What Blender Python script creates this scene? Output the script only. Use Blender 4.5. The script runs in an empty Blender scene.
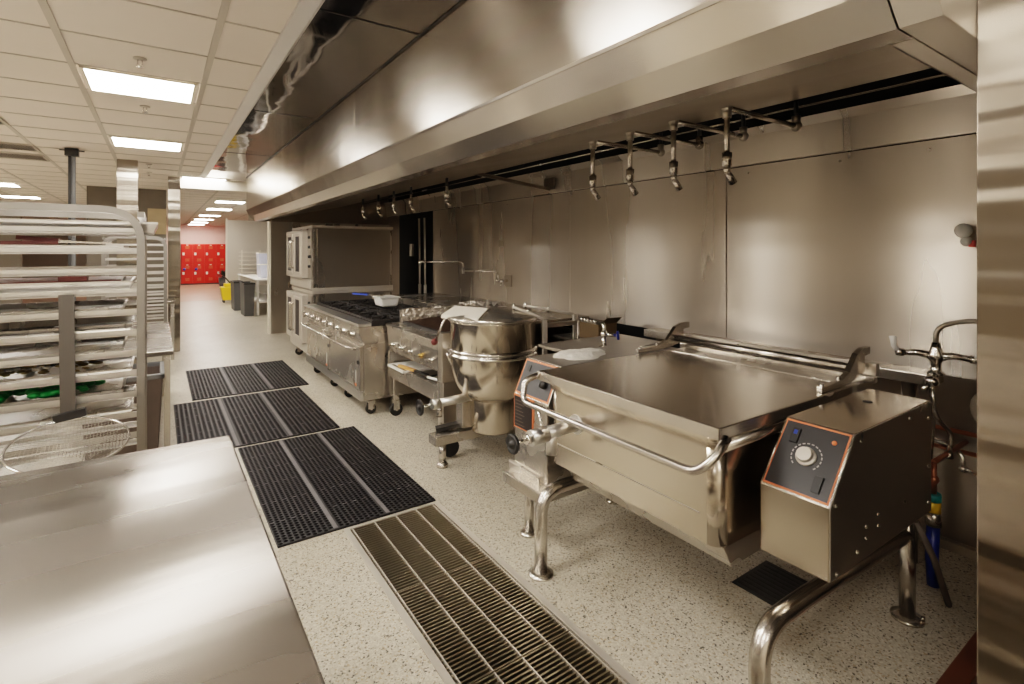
import bpy, math, random
from mathutils import Vector, Matrix
random.seed(7)
scene = bpy.context.scene
COL = scene.collection
PI = math.pi
ROOTLOC = {}

# ------------------------------------------------------------------ materials
def newmat(name):
    m = bpy.data.materials.new(name); m.use_nodes = True
    nt = m.node_tree
    return m, nt, nt.nodes['Principled BSDF']

def plain(name, col, rough=0.5, metal=0.0, emit=None, estr=0, noise=0.0, nscale=8, coat=0, alpha=None, trans=0, bump=0):
    m, nt, b = newmat(name)
    b.inputs['Base Color'].default_value = (*col, 1)
    b.inputs['Roughness'].default_value = rough
    b.inputs['Metallic'].default_value = metal
    b.inputs['Coat Weight'].default_value = coat
    b.inputs['Transmission Weight'].default_value = trans
    if emit:
        b.inputs['Emission Color'].default_value = (*emit, 1); b.inputs['Emission Strength'].default_value = estr
    tc = nt.nodes.new('ShaderNodeTexCoord')
    n = nt.nodes.new('ShaderNodeTexNoise'); n.inputs['Scale'].default_value = nscale; n.inputs['Detail'].default_value = 4
    nt.links.new(tc.outputs['Object'], n.inputs['Vector'])
    if noise > 0:
        mx = nt.nodes.new('ShaderNodeMix'); mx.data_type = 'RGBA'
        mx.inputs[6].default_value = (*[c * (1 - noise) for c in col], 1)
        mx.inputs[7].default_value = (*[min(1, c * (1 + noise)) for c in col], 1)
        nt.links.new(n.outputs['Fac'], mx.inputs[0]); nt.links.new(mx.outputs[2], b.inputs['Base Color'])
    if bump > 0:
        bp = nt.nodes.new('ShaderNodeBump'); bp.inputs['Strength'].default_value = bump; bp.inputs['Distance'].default_value = 0.01
        nt.links.new(n.outputs['Fac'], bp.inputs['Height']); nt.links.new(bp.outputs['Normal'], b.inputs['Normal'])
    return m

def steel(name, col=(.62, .575, .52), rough=.28, an=.7, tan=(0, 0, 1), streak=(1, 1, 30), wav=0.0, wscale=(1, 1, 1), var=.10, scratch=False, metal=1.0):
    """brushed stainless: anisotropic highlight stretched by `tan`, colour streaks from stretched noise, low waviness"""
    m, nt, b = newmat(name)
    L = nt.links.new
    b.inputs['Metallic'].default_value = metal
    b.inputs['Anisotropic'].default_value = an
    cv = nt.nodes.new('ShaderNodeCombineXYZ')
    for i in range(3): cv.inputs[i].default_value = tan[i] + (.021, .033, .027)[i]
    if an > 0: L(cv.outputs[0], b.inputs['Tangent'])
    geo = nt.nodes.new('ShaderNodeNewGeometry')
    mp = nt.nodes.new('ShaderNodeMapping'); mp.inputs['Scale'].default_value = streak
    L(geo.outputs['Position'], mp.inputs['Vector'])
    n = nt.nodes.new('ShaderNodeTexNoise'); n.inputs['Scale'].default_value = 1; n.inputs['Detail'].default_value = 3
    L(mp.outputs[0], n.inputs['Vector'])
    mx = nt.nodes.new('ShaderNodeMix'); mx.data_type = 'RGBA'
    mx.inputs[6].default_value = (*[c * (1 - var) for c in col], 1); mx.inputs[7].default_value = (*[min(1, c * (1 + var)) for c in col], 1)
    L(n.outputs['Fac'], mx.inputs[0]); L(mx.outputs[2], b.inputs['Base Color'])
    mr = nt.nodes.new('ShaderNodeMapRange'); mr.inputs['From Min'].default_value = .3; mr.inputs['From Max'].default_value = .7
    mr.inputs['To Min'].default_value = rough * .85; mr.inputs['To Max'].default_value = rough * 1.15
    L(n.outputs['Fac'], mr.inputs['Value']); L(mr.outputs[0], b.inputs['Roughness'])
    last = None
    if wav > 0:
        mp2 = nt.nodes.new('ShaderNodeMapping'); mp2.inputs['Scale'].default_value = wscale
        L(geo.outputs['Position'], mp2.inputs['Vector'])
        n2 = nt.nodes.new('ShaderNodeTexNoise'); n2.inputs['Scale'].default_value = 1.0; n2.inputs['Detail'].default_value = 1.5
        L(mp2.outputs[0], n2.inputs['Vector'])
        bp = nt.nodes.new('ShaderNodeBump'); bp.inputs['Strength'].default_value = 1.0; bp.inputs['Distance'].default_value = wav
        L(n2.outputs['Fac'], bp.inputs['Height']); last = bp
    if scratch:
        v = nt.nodes.new('ShaderNodeTexNoise'); v.inputs['Scale'].default_value = 1.0; v.inputs['Detail'].default_value = 8
        mp3 = nt.nodes.new('ShaderNodeMapping'); mp3.inputs['Scale'].default_value = (9, 60, 1); mp3.inputs['Rotation'].default_value = (0, 0, .5)
        L(geo.outputs['Position'], mp3.inputs['Vector']); L(mp3.outputs[0], v.inputs['Vector'])
        bp = nt.nodes.new('ShaderNodeBump'); bp.inputs['Strength'].default_value = .05; bp.inputs['Distance'].default_value = .001
        L(v.outputs['Fac'], bp.inputs['Height'])
        if last: L(last.outputs['Normal'], bp.inputs['Normal'])
        last = bp
    if last: L(last.outputs['Normal'], b.inputs['Normal'])
    return m

ST = (.62, .575, .515)
M = {}
M['wall_steel'] = steel('backsplash_steel', (.55, .50, .44), .29, .95, (0, 0, 1), (1, 2.6, .25), .0022, (1, 2.0, .25), .13, metal=.80)
M['hood_steel'] = steel('hood_steel', (.47, .43, .38), .21, .93, (0, 0, 1), (1, 2.2, .4), .0045, (1, 2.4, .5), .14)
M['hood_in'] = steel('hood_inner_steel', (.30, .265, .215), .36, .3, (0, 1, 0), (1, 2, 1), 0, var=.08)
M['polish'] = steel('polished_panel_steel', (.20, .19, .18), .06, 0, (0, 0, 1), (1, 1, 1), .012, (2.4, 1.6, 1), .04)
M['body'] = steel('equipment_steel', (.56, .515, .455), .26, .6, (0, 0, 1), (3, 3, 3), 0, (5, 5, 5), .08, metal=.9)
M['bodyd'] = steel('equipment_dark_steel', (.42, .38, .325), .30, .6, (0, 0, 1), (3, 3, 1), 0, (5, 5, 5), .07, metal=.85)
M['lid'] = steel('lid_steel', (.56, .51, .45), .20, .6, (1, 0, 0), (.8, 3, 1), .0008, (1.2, 2.2, 1), .08)
M['pan'] = steel('pan_steel', (.60, .535, .45), .20, .5, (0, 1, 0), (2, 2, 3), .003, (1.5, 1.5, 2.5), .14, metal=1)
M['table'] = steel('table_steel', (.40, .365, .325), .27, .96, (1, 0, 0), (.5, 4, 1), .0013, (.10, 7, 1), .16, scratch=True)
M['kettle'] = steel('kettle_steel', (.66, .60, .52), .15, .5, (0, 0, 1), (1, 1, 3), .0005, (6, 6, 6), .08)
M['tube'] = steel('tube_steel', (.62, .58, .53), .25, 0, (0, 0, 1), (3, 3, 3), 0, var=.05)
M['chrome'] = steel('chrome', (.78, .75, .71), .14, 0, (0, 0, 1), (3, 3, 3), 0, var=.04)
M['alu'] = steel('aluminium_rack', (.72, .70, .67), .34, .3, (1, 0, 0), (3, 3, 9), 0, var=.08)
M['aluup'] = steel('aluminium_upright', (.30, .285, .265), .33, 0, (0, 0, 1), (9, 9, 2), 0, var=.10)
M['endsteel'] = steel('column_steel', (.33, .29, .24), .24, .95, (0, 1, 0), (1, .3, 5), .016, (.15, .25, 7.0), .14)
M['colsteel'] = steel('clad_column_steel', (.34, .305, .26), .20, .9, (1, 0, 0), (1, .3, 4), .010, (.2, .3, 7.0), .07)
M['satin'] = steel('satin_steel', (.62, .57, .50), .42, 0, (0, 0, 1), (3, 3, 3), 0, var=.05, metal=.55)
M['lidsatin'] = steel('lid_satin_steel', (.60, .55, .48), .24, .8, (0, 0, 1), (3, 3, 3), .004, (7, 7, 2), .10, metal=.85)
M['satind'] = steel('dull_satin_steel', (.36, .325, .28), .35, 0, (0, 0, 1), (3, 3, 3), 0, var=.06, metal=.65)
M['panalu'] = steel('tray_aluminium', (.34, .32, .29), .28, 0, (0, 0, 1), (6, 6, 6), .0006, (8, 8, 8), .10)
M['black'] = plain('black_plastic', (.015, .014, .013), .4, noise=.3)
M['iron'] = plain('cast_iron', (.022, .019, .017), .55, noise=.4, nscale=30, bump=.4)
M['rust'] = plain('rusty_iron', (.075, .040, .025), .7, noise=.5, nscale=25, bump=.4)
M['rubber'] = plain('mat_rubber', (.013, .012, .014), .5, noise=.35, nscale=20)
M['rubber_light'] = plain('mat_worn_rubber', (.15, .142, .145), .6, noise=.3, nscale=20)
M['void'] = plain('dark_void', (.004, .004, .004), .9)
M['white'] = plain('white_plastic', (.86, .84, .80), .4, noise=.05)
M['paper'] = plain('white_paper', (.85, .83, .80), .7, noise=.06)
M['cloth'] = plain('white_cloth', (.75, .71, .64), .9, noise=.2, nscale=30, bump=.8)
M['panelgrey'] = plain('control_panel_grey', (.032, .031, .032), .35, noise=.1)
M['orange'] = plain('orange_trim', (.72, .20, .08), .45, noise=.1)
M['darksteel'] = plain('dull_dark_steel', (.10, .088, .075), .4, metal=.3, noise=.1)
M['hosegrey'] = plain('brown_grey_hose', (.13, .105, .085), .5, noise=.1)
M['copper'] = plain('copper_pipe', (.42, .16, .09), .3, metal=.6, noise=.2)
M['blue'] = plain('blue_hose', (.008, .022, .22), .35, noise=.2)
M['bluebright'] = plain('blue_plastic', (.02, .06, .40), .35, noise=.1)
M['red'] = plain('red_plastic', (.55, .03, .02), .4, noise=.1)
M['darkred'] = plain('dark_red_handle', (.13, .02, .017), .45, noise=.2)
M['green'] = plain('green_plastic', (.01, .26, .05), .35, noise=.6, nscale=30)
M['teal'] = plain('teal_coating', (.02, .30, .30), .4, noise=.2)
M['yellow'] = plain('yellow_plastic', (.85, .55, .02), .4, noise=.05)
M['brass'] = plain('brass', (.65, .42, .14), .25, metal=1, noise=.1)
M['wood'] = plain('handle_wood', (.55, .30, .10), .5, noise=.3, nscale=20)
M['curb'] = plain('red_brown_curb', (.15, .045, .02), .35, noise=.5, nscale=5)
M['locker'] = plain('locker_red_paint', (.70, .018, .008), .35, noise=.12, nscale=2)
M['lockerin'] = plain('locker_plate', (.80, .72, .66), .4, noise=.1)
M['pinkwall'] = plain('pale_pink_wall', (.86, .66, .60), .8, noise=.04)
M['wallwhite'] = plain('cream_wall', (.30, .265, .215), .8, noise=.05)
M['header'] = plain('white_header', (.80, .74, .64), .7, noise=.03)
M['darkwall'] = plain('taupe_wall', (.14, .12, .095), .6, noise=.12)
M['tanwall'] = plain('tan_wall', (.40, .31, .19), .8, noise=.1)
M['tile'] = plain('ceiling_tile', (.74, .665, .60), .9, noise=.03, nscale=2, bump=.15)
M['tee'] = plain('ceiling_tee', (.50, .45, .39), .6, noise=.03)
M['edge'] = plain('ceiling_edge_trim', (.62, .60, .58), .45, metal=.2, noise=.03)
M['lamp'] = plain('lamp_diffuser', (1, 1, 1), .5, emit=(1, .925, .84), estr=26)
M['bin'] = plain('brown_bin', (.075, .055, .045), .5, noise=.2)
M['greybin'] = plain('grey_bin', (.10, .10, .10), .5, noise=.15)
M['food'] = plain('brown_crumbs', (.30, .22, .09), .8, noise=.6, nscale=60, bump=.6)
M['foil'] = plain('crumpled_foil', (.72, .66, .58), .25, metal=.7, noise=.25, nscale=45, bump=1.0)
M['cardboard'] = plain('cardboard', (.15, .10, .05), .8, noise=.1)
M['clear'] = plain('clear_tub', (.62, .66, .80), .25, noise=.1)
M['leafdark'] = plain('dark_leaf', (.02, .03, .02), .6, noise=.3)
M['mark'] = plain('white_print', (.42, .40, .37), .5, noise=.02)
M['lowtile'] = steel('lower_wall_steel', (.34, .30, .26), .32, .4, (0, 0, 1), (1, 6, 1), .006, (1, 2, 1), .15)
M['labelblk'] = plain('black_label', (.02, .016, .016), .4)

def floor_mat(name, tint=(1, 1, 1), pink=False):
    m, nt, b = newmat(name); L = nt.links.new
    geo = nt.nodes.new('ShaderNodeNewGeometry')
    v = nt.nodes.new('ShaderNodeTexVoronoi'); v.inputs['Scale'].default_value = 150
    L(geo.outputs['Position'], v.inputs['Vector'])
    sep = nt.nodes.new('ShaderNodeSeparateColor'); L(v.outputs['Color'], sep.inputs[0])
    cr = nt.nodes.new('ShaderNodeValToRGB'); L(sep.outputs[0], cr.inputs[0])
    e = cr.color_ramp; e.interpolation = 'CONSTANT'
    cols = [(0, (.10, .085, .065)), (.045, (.30, .26, .20)), (.12, (.50, .455, .37)), (.45, (.58, .53, .44)), (.8, (.66, .61, .52)), (.94, (.44, .35, .24))]
    e.elements[0].position = 0; e.elements[0].color = (*cols[0][1], 1); e.elements[1].position = cols[1][0]; e.elements[1].color = (*cols[1][1], 1)
    for p, c in cols[2:]:
        x = e.elements.new(p); x.color = (*c, 1)
    n = nt.nodes.new('ShaderNodeTexNoise'); n.inputs['Scale'].default_value = 1.3; n.inputs['Detail'].default_value = 3
    L(geo.outputs['Position'], n.inputs['Vector'])
    mx = nt.nodes.new('ShaderNodeMix'); mx.data_type = 'RGBA'; mx.blend_type = 'MULTIPLY'; mx.inputs[0].default_value = 1
    cr2 = nt.nodes.new('ShaderNodeValToRGB'); cr2.color_ramp.elements[0].position = .35; cr2.color_ramp.elements[0].color = (.86 * tint[0], .85 * tint[1], .82 * tint[2], 1)
    cr2.color_ramp.elements[1].position = .7; cr2.color_ramp.elements[1].color = (1.0 * tint[0], 1.0 * tint[1], 1.0 * tint[2], 1)
    L(n.outputs['Fac'], cr2.inputs[0]); L(cr.outputs[0], mx.inputs[6]); L(cr2.outputs[0], mx.inputs[7])
    L(mx.outputs[2], b.inputs['Base Color'])
    b.inputs['Roughness'].default_value = .33
    b.inputs['Specular IOR Level'].default_value = .5
    return m
M['floor'] = floor_mat('terrazzo_floor')
M['floorpink'] = floor_mat('pink_floor', (1.0, .72, .62))

# ------------------------------------------------------------------ mesh builder
class MB:
    def __init__(s): s.v = []; s.f = []; s.sm = []
    def add(s, vs, fs, smooth=False):
        o = len(s.v); s.v += [Vector(p) for p in vs]
        for f in fs: s.f.append([i + o for i in f]); s.sm.append(smooth)
        return s
    def box(s, x0, x1, y0, y1, z0, z1):
        vs = [(x0, y0, z0), (x1, y0, z0), (x1, y1, z0), (x0, y1, z0), (x0, y0, z1), (x1, y0, z1), (x1, y1, z1), (x0, y1, z1)]
        return s.add(vs, [(0, 3, 2, 1), (4, 5, 6, 7), (0, 1, 5, 4), (1, 2, 6, 5), (2, 3, 7, 6), (3, 0, 4, 7)])
    def obox(s, c, ax, ay, az, hx, hy, hz):
        c = Vector(c); ax, ay, az = [Vector(a).normalized() for a in (ax, ay, az)]
        vs = [c + ax * (i * hx) + ay * (j * hy) + az * (k * hz) for k in (-1, 1) for i, j in ((-1, -1), (1, -1), (1, 1), (-1, 1))]
        return s.add(vs, [(0, 3, 2, 1), (4, 5, 6, 7), (0, 1, 5, 4), (1, 2, 6, 5), (2, 3, 7, 6), (3, 0, 4, 7)])
    def bar(s, p0, p1, w, h, up=(0, 0, 1)):
        p0, p1 = Vector(p0), Vector(p1); d = (p1 - p0); l = d.length; d.normalize()
        u = Vector(up); sd = d.cross(u)
        if sd.length < 1e-4: sd = d.cross(Vector((1, 0, 0)))
        sd.normalize(); u = sd.cross(d)
        return s.obox((p0 + p1) / 2, d, sd, u, l / 2, w / 2, h / 2)
    def ring(s, c, d, r, seg, ref=None):
        d = Vector(d).normalized()
        a = Vector(ref) if ref is not None else (Vector((0, 0, 1)) if abs(d.z) < .9 else Vector((1, 0, 0)))
        u = (a - d * a.dot(d)).normalized(); w = d.cross(u)
        return [Vector(c) + (u * math.cos(2 * PI * i / seg) + w * math.sin(2 * PI * i / seg)) * r for i in range(seg)], u
    def tube(s, pts, r, seg=12, caps=True):
        pts = [Vector(p) for p in pts]; n = len(pts); o = len(s.v); ref = None
        rs = r if isinstance(r, (list, tuple)) else [r] * n
        for i, p in enumerate(pts):
            if i == 0: d = pts[1] - p
            elif i == n - 1: d = p - pts[i - 1]
            else: d = (pts[i + 1] - p).normalized() + (p - pts[i - 1]).normalized()
            if ref is not None and abs(Vector(ref).dot(d.normalized())) > .98: ref = None
            rg, ref = s.ring(p, d, rs[i], seg, ref); s.v += rg
        for i in range(n - 1):
            for j in range(seg):
                a = o + i * seg + j; b = o + i * seg + (j + 1) % seg
                s.f.append([a, b, b + seg, a + seg]); s.sm.append(True)
        if caps:
            s.f.append([o + j for j in range(seg)][::-1]); s.sm.append(False)
            s.f.append([o + (n - 1) * seg + j for j in range(seg)]); s.sm.append(False)
        return s
    def cyl(s, p0, p1, r0, r1=None, seg=20):
        return s.tube([p0, p1], [r0, r1 if r1 is not None else r0], seg)
    def lathe(s, prof, c=(0, 0, 0), axis=(0, 0, 1), seg=32, smooth=True):
        c = Vector(c); ax = Vector(axis).normalized(); o = len(s.v)
        for (r, h) in prof:
            rg, _ = s.ring(c + ax * h, ax, max(r, 1e-4), seg); s.v += rg
        n = len(prof)
        for i in range(n - 1):
            for j in range(seg):
                a = o + i * seg + j; b = o + i * seg + (j + 1) % seg
                s.f.append([a, b, b + seg, a + seg]); s.sm.append(smooth)
        return s
    def prism(s, poly, axis, a0, a1):
        n = len(poly)
        def P(p, a):
            return {'x': (a, p[0], p[1]), 'y': (p[0], a, p[1]), 'z': (p[0], p[1], a)}[axis]
        vs = [P(p, a0) for p in poly] + [P(p, a1) for p in poly]
        fs = [list(range(n))[::-1], [n + i for i in range(n)]] + [[i, (i + 1) % n, n + (i + 1) % n, n + i] for i in range(n)]
        return s.add(vs, fs)
    def strip(s, prof, axis, a0, a1):       # open extruded profile
        n = len(prof)
        def P(p, a):
            return {'x': (a, p[0], p[1]), 'y': (p[0], a, p[1]), 'z': (p[0], p[1], a)}[axis]
        vs = [P(p, a0) for p in prof] + [P(p, a1) for p in prof]
        return s.add(vs, [[i, i + 1, n + i + 1, n + i] for i in range(n - 1)])
    def quad(s, a, b, c, d): return s.add([a, b, c, d], [(0, 1, 2, 3)])
    def sphere(s, c, r, seg=16, sc=(1, 1, 1)):
        prof = [(r * math.sin(PI * i / 8), -r * math.cos(PI * i / 8)) for i in range(9)]
        o = len(s.v); s.lathe(prof, (0, 0, 0), (0, 0, 1), seg)
        for i in range(o, len(s.v)):
            p = s.v[i]; s.v[i] = Vector((p.x * sc[0] + c[0], p.y * sc[1] + c[1], p.z * sc[2] + c[2]))
        return s
    def build(s, name, mat, parent=None, loc=None, bevel=0.0, solid=0.0, label=None):
        if parent is not None: off = ROOTLOC[parent.name]
        else: off = Vector(loc) if loc is not None else Vector((0, 0, 0))
        me = bpy.data.meshes.new(name)
        me.from_pydata([tuple(p - off) for p in s.v], [], s.f)
        me.polygons.foreach_set('use_smooth', s.sm)
        me.materials.append(M[mat] if isinstance(mat, str) else mat)
        import bmesh
        bm = bmesh.new(); bm.from_mesh(me); bmesh.ops.recalc_face_normals(bm, faces=bm.faces); bm.to_mesh(me); bm.free()
        o = bpy.data.objects.new(name, me); COL.objects.link(o)
        if parent is not None: o.parent = parent
        else: o.location = off
        ROOTLOC[o.name] = off
        if solid:
            md = o.modifiers.new('solid', 'SOLIDIFY'); md.thickness = solid; md.offset = 0
        if bevel:
            md = o.modifiers.new('bevel', 'BEVEL'); md.width = bevel; md.segments = 2; md.limit_method = 'ANGLE'; md.angle_limit = math.radians(50)
        if label: o['label'] = label
        return o

def fillet(pts, r, n=6):
    pts = [Vector(p) for p in pts]; out = [pts[0]]
    for i in range(1, len(pts) - 1):
        p = pts[i]; a = (pts[i - 1] - p); b = (pts[i + 1] - p)
        rr = min(r, a.length * .49, b.length * .49)
        A = p + a.normalized() * rr; B = p + b.normalized() * rr
        for k in range(n + 1):
            t = k / n; out.append(A * (1 - t) ** 2 + p * 2 * t * (1 - t) + B * t * t)
    out.append(pts[-1]); return out

def thing(name, label, cat, loc=(0, 0, 0), group=None):
    o = bpy.data.objects.new(name, None); COL.objects.link(o); o.location = loc; o.empty_display_size = .1
    ROOTLOC[o.name] = Vector(loc); return tag(o, label, cat, group)
def tag(o, label, cat, group=None, kind=None):
    o['label'] = label; o['category'] = cat
    if group: o['group'] = group
    if kind: o['kind'] = kind
    return o
def struct(o): o['kind'] = 'structure'; return o
def dup(root, loc, label=None, group=None):
    r = root.copy(); COL.objects.link(r); r.location = loc; ROOTLOC[r.name] = Vector(loc)
    if label: r['label'] = label
    if group: r['group'] = group
    for ch in list(root.children):
        c = ch.copy(); COL.objects.link(c); c.parent = r; ROOTLOC[c.name] = Vector(loc)
        for g in list(ch.children):
            d = g.copy(); COL.objects.link(d); d.parent = c; ROOTLOC[d.name] = Vector(loc)
    return r

# ------------------------------------------------------------------ camera
H = 1.6
yaw = math.atan(354 / 518)
cam = bpy.data.cameras.new('camera'); co = bpy.data.objects.new('camera', cam); COL.objects.link(co)
cam.sensor_width = 36; cam.lens = 518 / 1024 * 36; cam.shift_y = -92 / 1024
cam.clip_start = .05; cam.clip_end = 200
co.location = (0, 0, H); co.rotation_euler = (PI / 2, 0, -yaw)
scene.camera = co

ZC = 2.75
# ------------------------------------------------------------------ room shell
DX0, DX1, DY0, DY1 = .885, 1.455, .35, 2.99          # floor trough
m = MB()
m.quad((-8, -4, 0), (DX0, -4, 0), (DX0, 19, 0), (-8, 19, 0))
m.quad((DX1, -4, 0), (6, -4, 0), (6, 19, 0), (DX1, 19, 0))
m.quad((DX0, -4, 0), (DX1, -4, 0), (DX1, DY0, 0), (DX0, DY0, 0))
m.quad((DX0, DY1, 0), (DX1, DY1, 0), (DX1, 19, 0), (DX0, 19, 0))
struct(m.build('floor', 'floor'))
struct(MB().quad((-8, 19, 0), (6, 19, 0), (6, 28.6, 0), (-8, 28.6, 0)).build('floor', 'floorpink'))

# ceiling tiles + tees
m = MB(); m.quad((-8, -4, ZC), (-8, 9.6, ZC), (.56, 9.6, ZC), (.56, -4, ZC)); m.quad((-8, 9.6, ZC), (-8, 29, ZC), (6, 29, ZC), (6, 9.6, ZC))
m.quad((.56, -4, ZC + .002), (.56, 9.6, ZC + .002), (6, 9.6, ZC + .002), (6, -4, ZC + .002))
struct(m.build('ceiling', 'tile'))
m = MB()
for i in range(-11, 9):
    x = -.44 + .70 * i
    y1 = 9.47 if x > .5 else 28.5
    y0 = 9.5 if x > .5 else -4
    y1 = 28.5
    m.box(x - .017, x + .017, y0, y1, ZC - .007, ZC + .001)
for j in range(-12, 42):
    y = 3.56 + .596 * j
    x1 = .55 if y < 9.5 else 6
    m.box(-8, x1, y - .006, y + .006, ZC - .005, ZC + .001)
struct(m.build('trim_1', 'tee'))
struct(MB().prism([(.535, ZC - .002), (.535, ZC - .022), (.605, ZC - .035), (.625, ZC - .02), (.625, ZC)], 'y', -3, 9.47).build('trim_2', 'edge'))

struct(MB().box(3.52, 3.7, -4, 10.8, 0, ZC).build('wall_right', 'lowtile'))
struct(MB().box(-8.2, -8, -4, 29, 0, ZC).build('wall_left', 'wallwhite'))
struct(MB().box(-8, 6, -4.2, -4, 0, ZC).build('wall_back', 'header'))
struct(MB().box(.2, 3.2, 28.5, 28.7, 0, ZC).build('wall_front', 'pinkwall'))
struct(MB().box(-8, .2, 28.5, 28.7, 0, ZC).build('wall_front', 'wallwhite'))
struct(MB().box(3.2, 6, 28.5, 28.7, 0, ZC).build('wall_front', 'wallwhite'))
struct(MB().box(6, 6.2, 10, 29, 0, ZC).build('wall_side', 'wallwhite'))
# stainless backsplash sheets with seams
edges = [.0, 2.28, 4.05, 5.60, 7.26]
for i in range(4):
    struct(MB().box(3.488, 3.515, edges[i] + .002, edges[i + 1] - .002, .925, 2.20).build('trim_%d' % (3 + i), 'wall_steel', bevel=.003))
m = MB()
for y in (1.05, 1.5, 2.1, 2.75, 3.5, 4.4, 5.2):
    m.cyl((3.488, y, 2.15), (3.480, y, 2.15), .008, seg=8)
struct(m.build('trim_7', 'chrome'))
# flat black sheet standing in for the shaded gap beside the ovens
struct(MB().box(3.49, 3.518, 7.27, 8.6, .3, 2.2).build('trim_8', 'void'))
# partition behind ovens, and end cladding near the camera
struct(MB().box(1.76, 3.6, 10.75, 10.9, 0, ZC).build('wall_partition', 'bodyd'))
struct(MB().box(1.74, 1.775, 10.73, 10.92, 0, ZC).build('trim_9', 'header'))
struct(MB().box(1.475, 3.52, -3.9, .30, 0, ZC).build('wall_end', 'endsteel'))
struct(MB().box(1.468, 1.50, .28, .36, 0, ZC).build('trim_10', 'endsteel', bevel=.003))
struct(MB().prism([(1.40, .33), (1.468, .33), (1.468, .375), (1.44, .375), (1.43, .35), (1.40, .35)], 'z', 2.16, ZC).build('trim_11', 'satin'))
struct(MB().box(2.05, 3.5, .600, .672, 0, .06).build('trim_12', 'curb', bevel=.004))
struct(MB().box(3.47, 3.515, .3, 3.6, 0, .05).build('baseboard_right', 'bodyd', bevel=.004))
# columns + header in the passage
struct(MB().box(.13, .29, 9.7, 9.9, 0, ZC).build('wall_column', 'colsteel'))
struct(MB().box(-.43, -.215, 8.2, 8.42, 0, ZC).build('wall_column', 'colsteel'))
struct(MB().box(.29, 1.74, 9.72, 9.88, 2.585, ZC).build('trim_13', 'header'))
struct(MB().box(-1.05, .13, 11.9, 12.1, 0, ZC).build('wall_taupe', 'darkwall'))
struct(MB().box(-.16, .13, 11.86, 11.9, 1.9, 2.38).build('trim_14', 'tanwall'))
struct(MB().box(-8, -3.2, 19.9, 20.1, 0, ZC).build('wall_far', 'wallwhite'))
struct(MB().box(1.80, 6.0, 18.6, 18.75, 0, 2.55).build('wall_screen', 'satin'))
struct(MB().box(1.775, 1.81, 18.58, 18.77, 0, 2.6).build('trim_15', 'header'))

# ------------------------------------------------------------------ ceiling lights
def make_light(name='ceiling_light'):
    t = thing(name, 'x', 'light', (0, 0, 0))
    f = MB()
    a, b = .315, .285
    f.box(-a, a, -b, -b + .02, -.012, .0); f.box(-a, a, b - .02, b, -.012, 0); f.box(-a, -a + .02, -b, b, -.012, 0); f.box(a - .02, a, -b, b, -.012, 0)
    f.build('frame', 'header', t)
    MB().box(-a + .02, a - .02, -b + .02, b - .02, -.009, -.004).build('diffuser', 'lamp', t)
    return t
L0 = make_light()
lights = [(-.09, 4.455, 'nearest square ceiling light panel glowing in the tiled ceiling'),
          (-.09, 6.84, 'second square ceiling light from the front in the middle ceiling row'),
          (.61, 9.80, 'ceiling light at the far end of the polished hood surround')]
for i, y in enumerate((14.0, 16.7, 19.9, 22.6, 25.0, 27.2)):
    lights.append((1.42, y, ['first', 'second', 'third', 'fourth', 'fifth', 'farthest'][i] + ' ceiling light of the row seen through the passage opening'))
lights += [(-2.35, 12.5, 'ceiling light at the left edge above the racks, nearer of two'), (-2.45, 15.2, 'farther ceiling light at the left above the racks')]
for i, (x, y, lb) in enumerate(lights):
    if i == 0: L0.location = (x, y, ZC - .003); L0['label'] = lb; L0['group'] = 'ceiling light panels'; ROOTLOC[L0.name] = Vector((x, y, ZC - .003))
    else: dup(L0, (x, y, ZC - .003), lb, 'ceiling light panels')
k = 0
for x, y in ((-.09, 2.07), (-2.19, 2.63), (-2.19, 5.3), (-2.19, 8.07), (-3.95, 3.2), (-4.65, 3.35), (-3.95, 6.45), (-4.65, 6.7), (-3.95, 9.8), (-4.65, 10.2), (-6.4, 3.85), (-6.4, 7.7), (-6.4, 11.7), (-.79, -.32), (-3.3, -1.5), (-.09, -2.7)):  # added lamps out of view, placed so the steel catches highlights
    dup(L0, (x, y, ZC - .003), 'square ceiling light panel added out of view for highlights on the steel', 'added ceiling lights out of view')
# vents
def vent(x0, x1, y0, y1, lb, n):
    t = thing('air_vent', lb, 'vent', ((x0 + x1) / 2, (y0 + y1) / 2, ZC), 'slotted ceiling vents')
    MB().box(x0, x1, y0, y1, ZC - .010, ZC - .006).build('backing', 'void', t)
    f = MB()
    f.box(x0 - .02, x1 + .02, y0 - .02, y0, ZC - .02, ZC - .004); f.box(x0 - .02, x1 + .02, y1, y1 + .02, ZC - .02, ZC - .004)
    f.box(x0 - .02, x0, y0, y1, ZC - .02, ZC - .004); f.box(x1, x1 + .02, y0, y1, ZC - .02, ZC - .004); f.build('frame', 'tee', t)
    s = MB()
    for i in range(n):
        x = x0 + (x1 - x0) * (i + .5) / n
        s.bar((x - .012, (y0 + y1) / 2 - (y1 - y0) / 2, ZC - .014), (x + .012, y1, ZC - .014), .004, .012)
    s.build('slats', 'tee', t)
vent(-1.9, -1.14, 7.60, 7.98, 'dark slotted vent in the ceiling at the left edge, middle one', 24)
vent(-1.9, -1.16, 8.35, 8.75, 'dark slotted vent in the ceiling at the left edge, farthest one', 24)
vent(-1.9, -1.14, 6.05, 6.45, 'dark slotted vent cut by the left edge of the view, nearest one', 24)
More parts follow.
